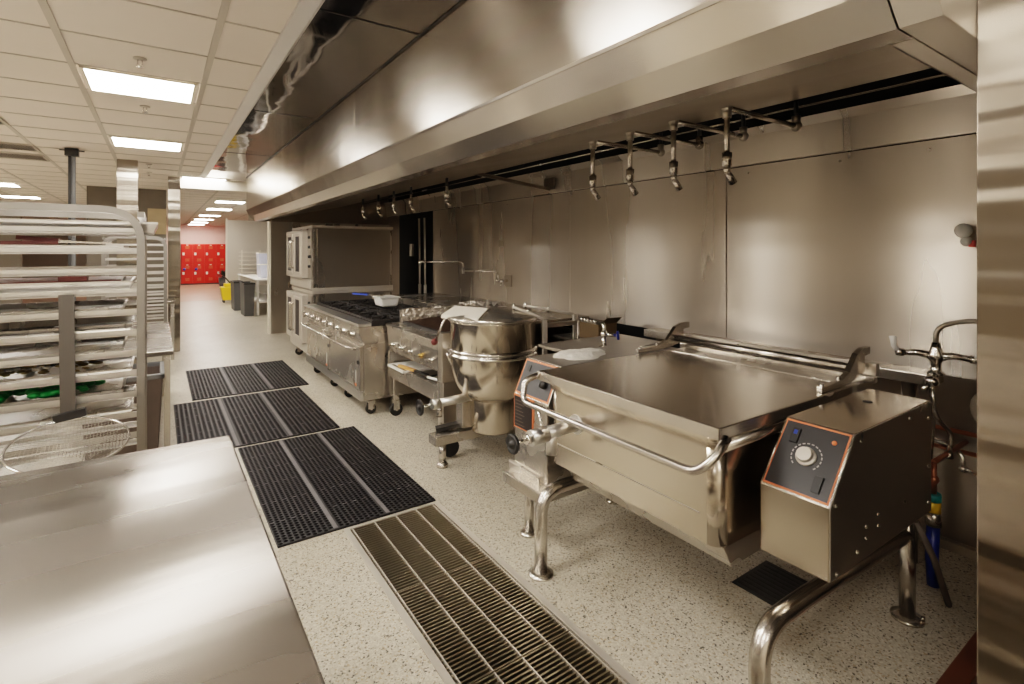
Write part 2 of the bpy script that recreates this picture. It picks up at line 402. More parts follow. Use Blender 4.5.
# sprinklers / detectors
def sprinkler(x, y, lb):
    t = thing('sprinkler_head', lb, 'sprinkler', (x, y, ZC), 'ceiling sprinkler heads')
    MB().lathe([(0, 0), (.035, 0), (.035, -.006), (.012, -.010), (0, -.010)], (x, y, ZC - .002), seg=16).build('escutcheon', 'tee', t)
    MB().tube([(x - .01, y, ZC - .01), (x - .012, y, ZC - .035), (x, y, ZC - .05)], .003, 6).tube([(x + .01, y, ZC - .01), (x + .012, y, ZC - .035), (x, y, ZC - .05)], .003, 6).lathe([(0, -.05), (.018, -.05), (.018, -.054), (0, -.054)], (x, y, ZC), seg=12).build('deflector', 'chrome', t)
def px_ceiling(u, v, z):
    a = (u - 512) / 518; b = (250 - v) / 518; th = yaw
    d = (math.sin(th) + a * math.cos(th), math.cos(th) - a * math.sin(th)); t = (z - H) / b
    return d[0] * t, d[1] * t
x, y = px_ceiling(140, 58, ZC); sprinkler(x, y, 'small sprinkler head in front of the nearest ceiling light')
x, y = px_ceiling(145, 106, ZC); sprinkler(x, y, 'sprinkler head between the two nearest ceiling lights')
x, y = px_ceiling(149, 172, ZC); sprinkler(x, y, 'far sprinkler head near the taupe wall')
x, y = px_ceiling(149, 164, ZC); sprinkler(x, y, 'far sprinkler head beyond the second ceiling light')
# drop pole
px, py = px_ceiling(72, 148, ZC)
t = thing('ceiling_pole', 'dark twin conduit pole dropping from ceiling behind the pan rack', 'pole', (px, py, 0))
MB().box(px - .032, px - .006, py - .02, py + .02, .5, ZC - .02).build('conduit', 'black', t)
MB().box(px + .006, px + .032, py - .02, py + .02, .5, ZC - .1).build('conduit', 'greybin', t)
MB().box(px - .006, px + .006, py - .01, py + .012, .5, ZC - .1).build('centre_strip', 'greybin', t)
MB().box(px - .06, px + .06, py - .05, py + .05, ZC - .09, ZC - .01).box(px - .11, px + .11, py - .01, py + .01, ZC - .035, ZC - .025).build('ceiling_bracket', 'black', t)

# ------------------------------------------------------------------ exhaust hood
HY0, HY1 = .36, 9.17
hood = thing('exhaust_hood', 'long stainless exhaust hood hanging over the cooking line', 'hood', (1.16, 4.8, 2.06))
A, B, C_, D = (1.16, 2.225), (1.20, 2.125), (1.27, 2.06), (1.35, 2.06)
seams = [.437, 3.7, 6.55, HY1]
for i in range(3):
    MB().box(1.16, 1.185, seams[i] + .0015, seams[i + 1] - .0015, 2.225, ZC).build('face_panel', 'hood_steel', hood, bevel=.0015)
MB().prism([(1.153, 2.232), (1.165, 2.232), (1.168, 2.222), (1.156, 2.220)], 'y', HY0, HY1).build('edge_strip', 'chrome', hood)
for a, b, mt in ((.438, HY1, 'hood_steel'),):
    MB().prism([A, B, C_, D, (1.35, 2.10), (1.29, 2.11), (1.23, 2.20), (1.21, 2.225)], 'y', a, b).build('canopy_lip', mt, hood)
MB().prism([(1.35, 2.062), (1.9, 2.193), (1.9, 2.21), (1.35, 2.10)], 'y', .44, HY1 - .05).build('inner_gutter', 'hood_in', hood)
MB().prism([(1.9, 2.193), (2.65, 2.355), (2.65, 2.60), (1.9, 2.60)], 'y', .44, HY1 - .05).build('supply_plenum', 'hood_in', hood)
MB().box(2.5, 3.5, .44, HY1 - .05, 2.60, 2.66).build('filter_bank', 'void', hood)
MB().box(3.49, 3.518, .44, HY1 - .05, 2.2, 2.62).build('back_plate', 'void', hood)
MB().prism([(3.50, 2.205), (3.455, 2.205), (3.44, 2.40), (3.40, 2.45), (3.51, 2.45), (3.51, 2.205)], 'y', .44, HY1 - .05).build('back_band', 'wall_steel', hood, bevel=.002)
MB().prism([(1.16, ZC), A, B, C_, (3.51, 2.06), (3.51, ZC)], 'y', HY0, .435).build('end_panel', 'satin', hood, bevel=.002)
MB().box(1.352, 3.5, .436, .480, 2.058, 2.07).box(1.352, 3.5, .476, .480, 2.058, 2.10).build('end_gutter', 'satin', hood)
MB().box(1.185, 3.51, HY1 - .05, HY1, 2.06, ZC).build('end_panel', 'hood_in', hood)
# internal cross brace seen in the middle
MB().bar((2.2, 4.25, 2.36), (3.42, 4.3, 2.24), .03, .03).bar((3.42, 4.22, 2.30), (3.42, 4.38, 2.30), .02, .12).build('brace', 'hood_in', hood)
MB().tube([(3.0, .5, 2.412), (3.0, HY1 - .1, 2.412)], .008, 10).build('pipe', 'tube', hood)
# polished soffit between ceiling and hood
ys = [-3.0, 2.55, 4.7, 6.9, 9.47]
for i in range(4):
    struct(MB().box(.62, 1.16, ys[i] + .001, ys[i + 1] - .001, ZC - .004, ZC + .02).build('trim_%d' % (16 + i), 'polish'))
m = MB()
for yy in ys[1:4]:
    m.box(.63, 1.155, yy - .004, yy + .004, ZC - .007, ZC - .002)
m.box(1.148, 1.162, -3, 9.17, ZC - .008, ZC - .001)
struct(m.build('trim_20', 'iron'))

# ------------------------------------------------------------------ suppression nozzle drops
def nozzle_drop(x, y, zt, zb, arm, top, lb, grp):
    t = thing('nozzle_arm', lb, 'nozzle', (x, y, zb), grp)
    MB().tube([(x, y, zt), (x, y, zb + .07)], .0135, 10).build('drop_pipe', 'tube', t)
    tip = (x + .035, y - .01, zb - .045)
    MB().cyl((x, y, zb + .09), (x, y, zb + .03), .022, seg=10).cyl((x, y, zb + .03), (x, y, zb), .016, seg=10).build('coupling', 'tube', t)
    MB().cyl((x, y, zb + .005), tip, .013, .018, 10).build('nozzle_tip', 'tube', t)
    if arm:
        MB().sphere((x, y, zt), .026, 10).cyl((x, y, zt - .045), (x, y, zt - .01), .02, seg=10).build('elbow', 'bodyd', t)
        MB().tube([(x, y, zt), (x + arm, y, zt)], .0125, 10).build('arm_pipe', 'tube', t)
        MB().sphere((x + arm, y, zt), .028, 10).cyl((x + arm, y, zt), (x + arm, y, zt + .05), .021, seg=10).build('elbow', 'bodyd', t)
        MB().cyl((x + arm, y, zt + .03), (x + arm, y, top), .011, seg=8).build('hanger', 'black', t)
    else:
        MB().cyl((x, y, zt), (x, y, top), .013, seg=8).build('hanger', 'black', t)
lab = ['nearest chrome nozzle on swing arm under the hood', 'second chrome nozzle arm from the near hood end', 'third chrome nozzle arm from the near hood end', 'fourth chrome nozzle arm, nearest to the kettle']
for i, y in enumerate((1.37, 1.66, 1.945, 2.235)):
    nozzle_drop(2.1, y, 2.235, 1.945, .6, 2.36, lab[i], 'nozzle arms under the near half of the hood')
lab = ['thin nozzle drop over the broiler', 'thin nozzle drop over the near end of the range', 'thin nozzle drop over the range, third from the ovens', 'thin nozzle drop over the range, second from the ovens', 'thin nozzle drop nearest to the oven stack']
for i, y in enumerate((4.09, 4.87, 5.33, 5.8, 6.35)):
    nozzle_drop(2.1, y, 2.16, 2.03, 0, 2.235, lab[i], 'nozzle drops under the far half of the hood')
# white spray head with red tag on backsplash
t = thing('heat_detector', 'white round wall fitting with red tag at right end of the backsplash', 'detector', (3.46, .90, 1.68))
MB().sphere((3.44, .895, 1.70), .038, 14, (.6, 1, 1)).cyl((3.49, .895, 1.70), (3.44, .895, 1.70), .02).build('body', 'white', t)
MB().sphere((3.45, .885, 1.645), .026, 12).build('lower_dome', 'white', t)
MB().box(3.44, 3.46, .85, .875, 1.615, 1.65).build('tag', 'red', t)

# ------------------------------------------------------------------ floor trough and grates
t = thing('floor_drain', 'long stainless floor drain trough set in the terrazzo', 'drain', ((DX0 + DX1) / 2, 1.6, 0))
m = MB()
m.box(DX0 - .012, DX0 + .02, DY0, DY1, -.12, .004); m.box(DX1 - .02, DX1 + .012, DY0, DY1, -.12, .004)
m.box(DX0, DX1, DY0, DY0 + .02, -.12, .003); m.box(DX0, DX1, DY1 - .02, DY1, -.12, .003)
m.build('rim', 'satin', t)
MB().box(DX0, DX1, DY0, DY1, -.13, -.12).build('trough', 'void', t)
gl = ['nearest', 'second', 'third', 'fourth']
gy = [DY0 + .02, 1.03, 1.66, 2.30, DY1 - .02]
for i in range(4):
    a, b = gy[i] + .003, gy[i + 1] - .003
    if i == 0: a += 0
    g = thing('drain_grate', gl[i] + ' section of steel slatted grate in the floor drain', 'grate', ((DX0 + DX1) / 2, a, 0), 'floor drain grates')
    s = MB(); n = int((b - a) / .0215)
    for j in range(n + 1):
        y = a + (b - a - .006) * j / n
        s.box(DX0 + .022, DX1 - .022, y, y + .0075, -.022, .0)
    s.build('slats', steel('grate_steel_%d' % i, (.42, .365, .275), .42, 0, var=.3), g)
    r = MB()
    for fx in (.02, .27, .52, .77, .985):
        x = DX0 + .022 + (DX1 - DX0 - .05) * fx
        r.box(x, x + .006, a, b, -.024, .003)
    r.build('cross_rods', 'satin', g)

# black floor grate under pan
t = thing('floor_sink', 'black square floor sink grate under the control box', 'drain', (2.43, 1.33, 0))
m = MB(); m.box(2.28, 2.58, 1.20, 1.46, .0, .006); m.build('frame', 'black', t)
m = MB()
for i in range(9): m.box(2.30 + i * .032, 2.31 + i * .032, 1.22, 1.44, .006, .010)
m.build('bars', 'iron', t)

# ------------------------------------------------------------------ rubber mats
def mat_mesh(w, l, lines):
    base = MB(); nx = 31; ny = int(l / .030)
    dx, dy = w / nx, l / ny; o = .012
    for i in range(nx):
        for j in range(ny):
            sh = (i % 2) * .5 * dy
            cx, cy = (i + .5) * dx, (j + .5) * dy + sh
            if i % 2 and j == ny - 1:
                for (qa, qb) in ((0, .5 * dy), (l - .5 * dy, l)):
                    base.quad((i * dx, qa, o), (i * dx + dx, qa, o), (i * dx + dx, qb, o), (i * dx, qb, o))
                continue
            if any(abs(cx - w * f) < .018 for f in (1 / 3, 2 / 3)):
                base.quad((cx - dx / 2, cy - dy / 2, o), (cx + dx / 2, cy - dy / 2, o), (cx + dx / 2, cy + dy / 2, o), (cx - dx / 2, cy + dy / 2, o)); continue
            sq = [(cx + dx / 2 * a, cy + dy / 2 * b, o) for a, b in ((1, 0), (1, 1), (0, 1), (-1, 1), (-1, 0), (-1, -1), (0, -1), (1, -1))]
            hx, hy = dx * .43, dy * .40
            hl = [(cx + hx * math.cos(k * PI / 4), cy + hy * math.sin(k * PI / 4), o) for k in range(8)]
            lo = [(p[0], p[1], .001) for p in hl]
            base.add(sq + hl + lo, [(k, (k + 1) % 8, 8 + (k + 1) % 8, 8 + k) for k in range(8)] + [(8 + k, 8 + (k + 1) % 8, 16 + (k + 1) % 8, 16 + k) for k in range(8)])
    base.quad((0, 0, .0005), (w, 0, .0005), (w, 0, o), (0, 0, o)); base.quad((0, l, .0005), (w, l, .0005), (w, l, o), (0, l, o))
    base.quad((0, 0, .0005), (0, l, .0005), (0, l, o), (0, 0, o)); base.quad((w, 0, .0005), (w, l, .0005), (w, l, o), (w, 0, o))
    ln = MB()
    for f in (1 / 3, 2 / 3): ln.box(w * f - .012, w * f + .012, .01, l - .01, o, o + .0015)
    hd = MB()
    for q in range(1, 6):
        y = round(l * q / 6 / dy) * dy
        for i in range(nx):
            if i % 2 == 0: hd.box(i * dx + .004, i * dx + .026, y - .004, y + .004, o, o + .001)
    under = MB().quad((0.002, 0.002, .001), (w - .002, 0.002, .001), (w - .002, l - .002, .001), (.002, l - .002, .001))
    return base, ln, hd, under
def mat(x, y, w, l, lb):
    t = thing('floor_mat', lb, 'mat', (0, 0, 0), 'black perforated rubber mats')
    for b, n, mt in zip(mat_mesh(w, l, 0), ('mat_body', 'stripes', 'link_marks', 'underside'), ('rubber', 'rubber_light', 'rubber_light', 'void')):
        b.build(n, mt, t)
    t.location = (x, y, 0)
mat(.53, 3.00, .93, 1.665, 'nearest black perforated rubber mat, overlapping the floor drain end')
mat(.13, 4.72, 1.22, 1.63, 'middle black perforated rubber mat beside the range')
mat(.30, 6.44, 1.18, 1.60, 'farthest black perforated rubber mat before the ovens')

# ------------------------------------------------------------------ foreground work table
t = thing('work_table', 'large stainless work table with scratched bare top in the left foreground', 'table', (-.7, 1.2, 0))
MB().box(-1.65, .225, -.35, 2.225, .862, .90).build('tabletop', 'table', t, bevel=.006)
for (x, y) in ((-1.55, -.25), (.13, -.25), (-1.55, 2.1), (.13, 2.1)):
    MB().cyl((x, y, .03), (x, y, .862), .02).lathe([(0, 0), (.028, 0), (.028, .02), (.018, .05)], (x, y, 0), seg=14).build('leg', 'tube', t)
MB().box(-1.58, .16, -.28, 2.15, .25, .28).build('undershelf', 'body', t, bevel=.004)

# ------------------------------------------------------------------ pan racks
def pan_rack(x0, x1, y0, y1, zt, z_levels, lb, scale=1.0, rail_h=.025):
    t = thing('pan_rack', lb, 'rack', ((x0 + x1) / 2, (y0 + y1) / 2, 0), 'tall aluminium pan racks')
    w = .028 * scale
    for y in (y0, y1):
        pts = fillet([(x1, y, .12), (x1, y, zt), (x0, y, zt), (x0, y, .12)], .14, 10)
        m = MB()
        P = [Vector(p) for p in pts]
        # rectangular bar swept along the arch
        o = len(m.v)
        for i, p in enumerate(P):
            d = (P[min(i + 1, len(P) - 1)] - P[max(i - 1, 0)]).normalized(); nrm = Vector((-d.z, 0, d.x))
            for a, b in ((-1, -1), (1, -1), (1, 1), (-1, 1)):
                m.v.append(p + nrm * (w / 2 * a) + Vector((0, 1, 0)) * (.014 * b))
        for i in range(len(P) - 1):
            for k in range(4):
                a = o + i * 4 + k; b = o + i * 4 + (k + 1) % 4; m.f.append([a, b, b + 4, a + 4]); m.sm.append(False)
        m.build('side_frame', 'aluup', t)
    for z in z_levels:
        for y, sg in ((y0, 1), (y1, -1)):
            yy = y + .014 * sg; y2 = y + .05 * sg
            MB().box(x0, x1, min(yy, y2), max(yy, y2), z - .003, z).box(x0, x1, min(yy, yy + .003 * sg), max(yy, yy + .003 * sg), z - rail_h * .3, z + rail_h * .7).build('slide', 'alu', t)
    m = MB()
    for x in (x0, x1):
        m.box(x - .012, x + .012, y0, y1, .12, .15); m.box(x - .012, x + .012, y0, y1, zt - .03, zt - .006)
    m.build('cross_bars', 'aluup', t)
    for x in (x0, x1):
        for y in (y0, y1):
            MB().cyl((x - .013, y, .06), (x + .013, y, .06), .06).box(x - .02, x + .02, y - .02, y + .02, .09, .14).build('caster', 'black', t)
    return t
RX0, RX1, RY0, RY1 = -.80, -.060, 2.70, 3.22
levels = [1.592 - .0866 * i for i in range(17)]
pan_rack(RX0, RX1, RY0, RY1, 1.768, [1.675] + levels, 'near aluminium pan rack with curved top rail, loaded with trays')
# cross rods of the near rack's side: middle upright post at the far side
def tray(x0, x1, y0, y1, z, d=.026, mat_='alu', lb='', name='sheet_pan', grp='sheet pans on the near rack'):
    m = MB(); s = .016
    top = [(x0, y0, z + d), (x1, y0, z + d), (x1, y1, z + d), (x0, y1, z + d)]
    it = [(x0 + .008, y0 + .008, z + d), (x1 - .008, y0 + .008, z + d), (x1 - .008, y1 - .008, z + d), (x0 + .008, y1 - .008, z + d)]
    bt = [(x0 + s, y0 + s, z + .002), (x1 - s, y0 + s, z + .002), (x1 - s, y1 - s, z + .002), (x0 + s, y1 - s, z + .002)]
    ob = [(p[0], p[1], z) for p in bt]
    oo = [(x0, y0, z + d - .008), (x1, y0, z + d - .008), (x1, y1, z + d - .008), (x0, y1, z + d - .008)]
    vs = top + it + bt + ob + oo
    fs = []
    for k in range(4):
        n = (k + 1) % 4
        fs += [(k, n, 4 + n, 4 + k), (4 + k, 4 + n, 8 + n, 8 + k), (k, n, 16 + n, 16 + k), (16 + k, 16 + n, 12 + n, 12 + k)]
    fs += [(8, 9, 10, 11), (12, 13, 14, 15)]
    m.add(vs, fs)
    o = m.build(name, mat_, loc=((x0 + x1) / 2, (y0 + y1) / 2, z))
    return tag(o, lb, 'tray', grp)
ty0, ty1 = RY0 + .03, RY1 - .03
LV = [1.675] + levels
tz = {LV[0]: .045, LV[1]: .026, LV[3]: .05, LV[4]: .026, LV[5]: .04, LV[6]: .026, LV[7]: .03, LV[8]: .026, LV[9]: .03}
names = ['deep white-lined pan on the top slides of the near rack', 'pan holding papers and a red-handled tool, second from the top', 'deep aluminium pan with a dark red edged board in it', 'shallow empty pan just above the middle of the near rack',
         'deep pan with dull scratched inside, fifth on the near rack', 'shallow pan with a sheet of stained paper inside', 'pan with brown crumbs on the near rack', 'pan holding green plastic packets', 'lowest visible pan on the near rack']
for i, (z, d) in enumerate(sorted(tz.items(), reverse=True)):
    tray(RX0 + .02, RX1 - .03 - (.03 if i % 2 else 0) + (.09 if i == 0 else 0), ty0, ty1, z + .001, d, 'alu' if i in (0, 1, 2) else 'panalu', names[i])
# contents
z = LV[1] + .001
tag(MB().box(-.60, -.22, 2.820, 3.100, z + .003, z + .03).build('paper_stack', 'paper', loc=(-.4, 2.950, z)), 'white paper stack lying in a pan near the rack top', 'paper')
t = thing('bench_knife', 'dark red handled tool lying on papers near the rack top', 'tool', (-.4, 2.800, z + .035))
MB().bar((-.46, 2.800, z + .058), (-.33, 2.780, z + .045), .03, .016).build('handle', 'darkred', t)
MB().bar((-.33, 2.780, z + .045), (-.20, 2.770, z + .035), .04, .006).build('blade', 'body', t)
t = thing('slicing_knife', 'long dark red handle lying flat in the pan of papers', 'knife', (-.45, 2.760, z + .01))
MB().bar((-.58, 2.760, z + .034), (-.33, 2.755, z + .038), .02, .014).build('handle', 'darkred', t)
MB().bar((-.33, 2.755, z + .038), (-.16, 2.755, z + .036), .03, .004).build('blade', 'body', t)
z = (LV[3] + .001)
tag(MB().box(-.72, -.13, ty0 + .03, ty1 - .03, z + .046, z + .054).build('cutting_board', 'darkred', loc=(-.4, 2.950, z + .05)), 'dark red board lying on a deep pan of the near rack', 'board')
tag(MB().box(-.33, -.24, 2.730, 2.800, z + .055, z + .072).build('red_block', 'darkred', loc=(-.28, 2.760, z + .055)), 'small dark red block on the red board', 'block')
random.seed(3)
m = MB()
for i in range(46):
    x = random.uniform(-.66, -.20); y = random.uniform(2.770, 3.100); r = random.uniform(.012, .024)
    m.sphere((x, y, LV[8] + .028 + random.uniform(0, .012)), r, 8, (1.3, 1, .7))
tag(m.build('green_packets', 'green', loc=(-.4, 2.950, 1.02)), 'heap of shiny green plastic packets in a pan', 'packets', kind='stuff')
m = MB()
for i in range(60):
    x = random.uniform(-.66, -.20); y = random.uniform(2.750, 3.100); r = random.uniform(.006, .014)
    m.sphere((x, y, LV[7] + .024 + random.uniform(0, .01)), r, 6, (1.5, 1, .6))
tag(m.build('brown_crumbs', 'food', loc=(-.4, 2.950, 1.10)), 'brown crumbs scattered in a pan above the green packets', 'crumbs', kind='stuff')
tag(MB().box(-.30, -.16, 2.750, 2.820, LV[4] + .004, LV[4] + .010).build('blue_strip', 'bluebright', loc=(-.23, 2.780, 1.35)), 'short blue plastic strip lying in a shallow pan', 'strip')

# mesh strainer leaning in front of the rack, handle up
t = thing('mesh_strainer', 'round wire mesh strainer leaning behind the table with its flat handle upright', 'strainer', (-.31, 2.33, .84))
cx, cy, cz = -.268, 2.485, .890; R = .176
n_ = Vector((.03, -.26, .965)).normalized(); u_ = Vector((1, 0, 0)); u_ = (u_ - n_ * u_.dot(n_)).normalized(); w_ = n_.cross(u_)
cc = Vector((cx, cy, cz))
rim = [cc + (u_ * math.cos(a) + w_ * math.sin(a)) * R for a in [2 * PI * i / 48 for i in range(49)]]
MB().tube(rim, .0045, 8, caps=False).build('rim', 'chrome', t)
m = MB()
for i in range(-16, 17):
    o_ = i * .0105
    h = math.sqrt(max(R * R - o_ * o_, 0))
    if h < .02: continue
    N = 8
    def dip(a, b): return -.05 * (1 - (a * a + b * b) / (R * R))
    for (A1, B1, sw) in ((u_, w_, 0), (w_, u_, 1)):
        pts = []
        for k in range(N + 1):
            q = -h + 2 * h * k / N
            pts.append(cc + A1 * o_ + B1 * q + n_ * dip(o_, q))
        m.tube(pts,   .00075, 4, caps=False)
m.build('mesh', 'bodyd', t)
top = cc + w_ * R * .98
MB().bar((-.292, 2.665, .955), (-.297, 2.665, 1.424), .047, .010, up=(0, 1, 0)).build('handle', 'darksteel', t)
MB().bar((-.335, 2.655, .945), (-.235, 2.655, .960), .03, .03).build('handle_clamp', 'black', t)

# second rack, tables and trash behind it
pan_rack(-.55, .08, 8.0, 8.55, 1.76, [1.66 - .09 * i for i in range(16)], 'far pan rack standing beside the steel column', 1.3)
def side_table(x0, x1, y0, y1, z, lb):
    t = thing('prep_table', lb, 'table', ((x0 + x1) / 2, (y0 + y1) / 2, 0), 'steel prep tables along the left side')
    MB().box(x0, x1, y0, y1, z - .04, z).build('tabletop', 'table', t, bevel=.005)
    for x in (x0 + .05, x1 - .04):
        for y in (y0 + .04, y1 - .05):
            MB().box(x - .022, x + .022, y - .022, y + .022, 0, z - .04).build('leg', 'body', t)
    return t
side_table(-1.9, .10, 4.95, 6.9, .80, 'steel prep table behind the near pan rack, above the brown bin')
side_table(-1.6, .215, 9.0, 9.6, .86, 'farther steel prep table beside the steel column')
tag(MB().box(-1.2, -.55, 6.0, 6.5, .802, .95).build('storage_box', 'body', loc=(-.9, 6.2, .802), bevel=.01), 'steel box standing on the prep table behind the rack', 'box')
t = thing('trash_can', 'brown square trash can standing under the prep table edge', 'bin', (-.22, 4.8, 0))
def bin_at(t, cx, cy, w, d, h, mb, mr):
    m = MB()
    def rect(s, z): return [(cx - w * s, cy - d * s, z), (cx + w * s, cy - d * s, z), (cx + w * s, cy + d * s, z), (cx - w * s, cy + d * s, z)]
    vs = rect(.42, 0) + rect(.5, h) + rect(.46, h) + rect(.39, .03)
    fs = [(0, 3, 2, 1), (12, 13, 14, 15)]
    for a in (0, 4, 8):
        for k in range(4): fs.append((a + k, a + (k + 1) % 4, a + 4 + (k + 1) % 4, a + 4 + k))
    m.add(vs, fs); m.build('body', mb, t, bevel=.01)
    m = MB()
    for s in ((-.52, -.46), (.46, .52)):
        m.box(cx + w * s[0], cx + w * s[1], cy - d * .52, cy + d * .52, h - .01, h + .025); m.box(cx - w * .52, cx + w * .52, cy + d * s[0], cy + d * s[1], h - .01, h + .025)
    m.build('rim', mr, t, bevel=.006)
bin_at(t, -.20, 4.68, .46, .5, .70, 'bin', 'greybin')

# ------------------------------------------------------------------ lockers etc. far
for i in range(4):
    x0 = .87 + i * .4625
    t = thing('locker', ['leftmost red locker column', 'second red locker column from the left', 'third red locker column from the left', 'rightmost red locker column'][i] + ' at the end of the passage', 'locker', (x0 + .23, 28.2, 0), 'red lockers')
    MB().box(x0, x0 + .46, 28.0, 28.5, .06, 1.88).build('cabinet', 'locker', t)
    MB().box(x0, x0 + .46, 28.05, 28.5, 0, .06).build('plinth', 'greybin', t)
    for k, (z0, z1) in enumerate(((.09, .95), (.98, 1.86))):
        d = MB().box(x0 + .015, x0 + .445, 27.97, 28.0, z0, z1).build('door', 'locker', t, bevel=.005)
        MB().box(x0 + .05, x0 + .13, 27.95, 27.97, z0 + .38, z0 + .50).build('latch', 'lockerin', d)
        m = MB()
        for q in range(4): m.box(x0 + .16, x0 + .32, 27.955, 27.97, z1 - .10 - q * .035, z1 - .085 - q * .035)
        for q in range(4): m.box(x0 + .16, x0 + .32, 27.955, 27.97, z0 + .1 + q * .035, z0 + .115 + q * .035)
        m.build('vent_slots', M['orange'], d)
        MB().box(x0 + .2, x0 + .28, 27.955, 27.97, z1 - .05, z1 - .02).build('number_plate', 'lockerin', d)
    if i < 2:
        tag(MB().lathe([(0, 0), (.06, .0), (.06, .03), (0, .03)], (x0 + .12, 27.955, .72), (0, -1, 0), 16).build('blue_padlock', 'bluebright', loc=(x0 + .15, 27.95, .72)), ['blue round lock on the leftmost red locker', 'blue round lock on the second red locker'][i], 'lock')
for i, (cx, cy, h) in enumerate(((1.76, 15.7, .74), (1.82, 14.25, .78))):
    t = thing('trash_bin', ['farther tall grey bin under the far counter', 'nearer tall grey bin under the far counter'][i], 'bin', (cx, cy, 0), 'tall grey bins by the far counter')
    bin_at(t, cx, cy, .24, .8, h, 'greybin', 'black')
t = thing('mop_bucket', 'yellow mop bucket on the passage floor', 'bucket', (1.78, 18.0, 0))
MB().prism([(1.62, .08), (1.97, .08), (2.05, .48), (1.55, .48)], 'y', 17.8, 18.2).build('tub', 'yellow', t, bevel=.02)
MB().box(1.66, 1.95, 17.85, 18.15, .48, .58).build('wringer', 'yellow', t, bevel=.01)
MB().tube([(1.9, 18, .5), (1.7, 18, .75), (1.6, 18, .8)], .02, 8).build('handle', 'black', t)
for (a, b) in ((1.65, 17.85), (1.95, 17.85), (1.65, 18.15), (1.95, 18.15)):
    MB().cyl((a - .02, b, .04), (a + .02, b, .04), .04).build('caster', 'black', t)
t = thing('floor_plant', 'dark bushy plant in a grey tub near the lockers', 'plant', (2.28, 25.4, 0))
MB().lathe([(0, 0), (.22, 0), (.28, .42), (.25, .42), (.23, .38), (0, .38)], (2.4, 25.4, 0), seg=20).build('tub', 'greybin', t)
m = MB()
for i in range(70):
    a = random.uniform(0, 2 * PI); e = random.uniform(.1, 1.4); l = random.uniform(.25, .5)
    d = Vector((math.cos(a) * math.cos(e), math.sin(a) * math.cos(e), math.sin(e)))
    p = Vector((2.35, 25.4, .4)); s = d.cross(Vector((0, 0, 1))).normalized() * .03
    m.quad(p + d * l * .3, p + d * l * .6 + s, p + d * l, p + d * l * .6 - s)
m.build('foliage', 'leafdark', t)
t = thing('far_counter', 'white topped counter with shelves in the far passage', 'counter', (2.6, 15.5, 0))
MB().box(2.0, 3.3, 13.95, 17.72, .84, .88).build('countertop', 'white', t, bevel=.01)
for (a, b) in ((2.02, 14.0), (3.25, 14.0), (2.04, 17.65), (3.25, 17.65)):
    MB().box(a - .025, a + .025, b - .025, b + .025, 0, .84).build('leg', 'white', t)
MB().box(2.02, 3.28, 14.0, 17.6, .30, .33).build('shelf', 'white', t)
MB().box(2.15, 3.26, 14.1, 17.6, .5, .53).build('shelf', 'white', t)
t = thing('wire_shelf', 'tall white wire shelf unit on the far counter', 'shelf', (2.1, 17.3, .88))
m = MB()
for z in (.93, 1.05, 1.17, 1.29, 1.41, 1.53):
    m.box(2.0, 3.1, 16.9, 17.5, z, z + .012)
m.build('shelves', 'header', t)
m = MB()
for x in (2.02, 2.5, 3.08): m.box(x - .012, x + .012, 16.9, 16.93, .88, 1.6)
m.build('posts', 'header', t)
for i, (x, y, s) in enumerate(((2.35, 14.9, .36), (2.78, 14.9, .36), (2.5, 15.9, .42))):
    t = thing('storage_tub', ['left clear storage tub on the far counter', 'right clear storage tub on the far counter', 'rear tall clear tub on the far counter'][i], 'tub', (x, y, .88), 'clear tubs on the far counter')
    hh = .33 if i < 2 else .62
    MB().prism([(x - s / 2 + .02, .882), (x + s / 2 - .02, .882), (x + s / 2, .88 + hh), (x - s / 2, .88 + hh)], 'y', y - .25, y + .25).build('body', 'clear', t)
    MB().box(x - s / 2 - .01, x + s / 2 + .01, y - .26, y + .26, .88 + hh, .9 + hh).build('lid', 'white', t)

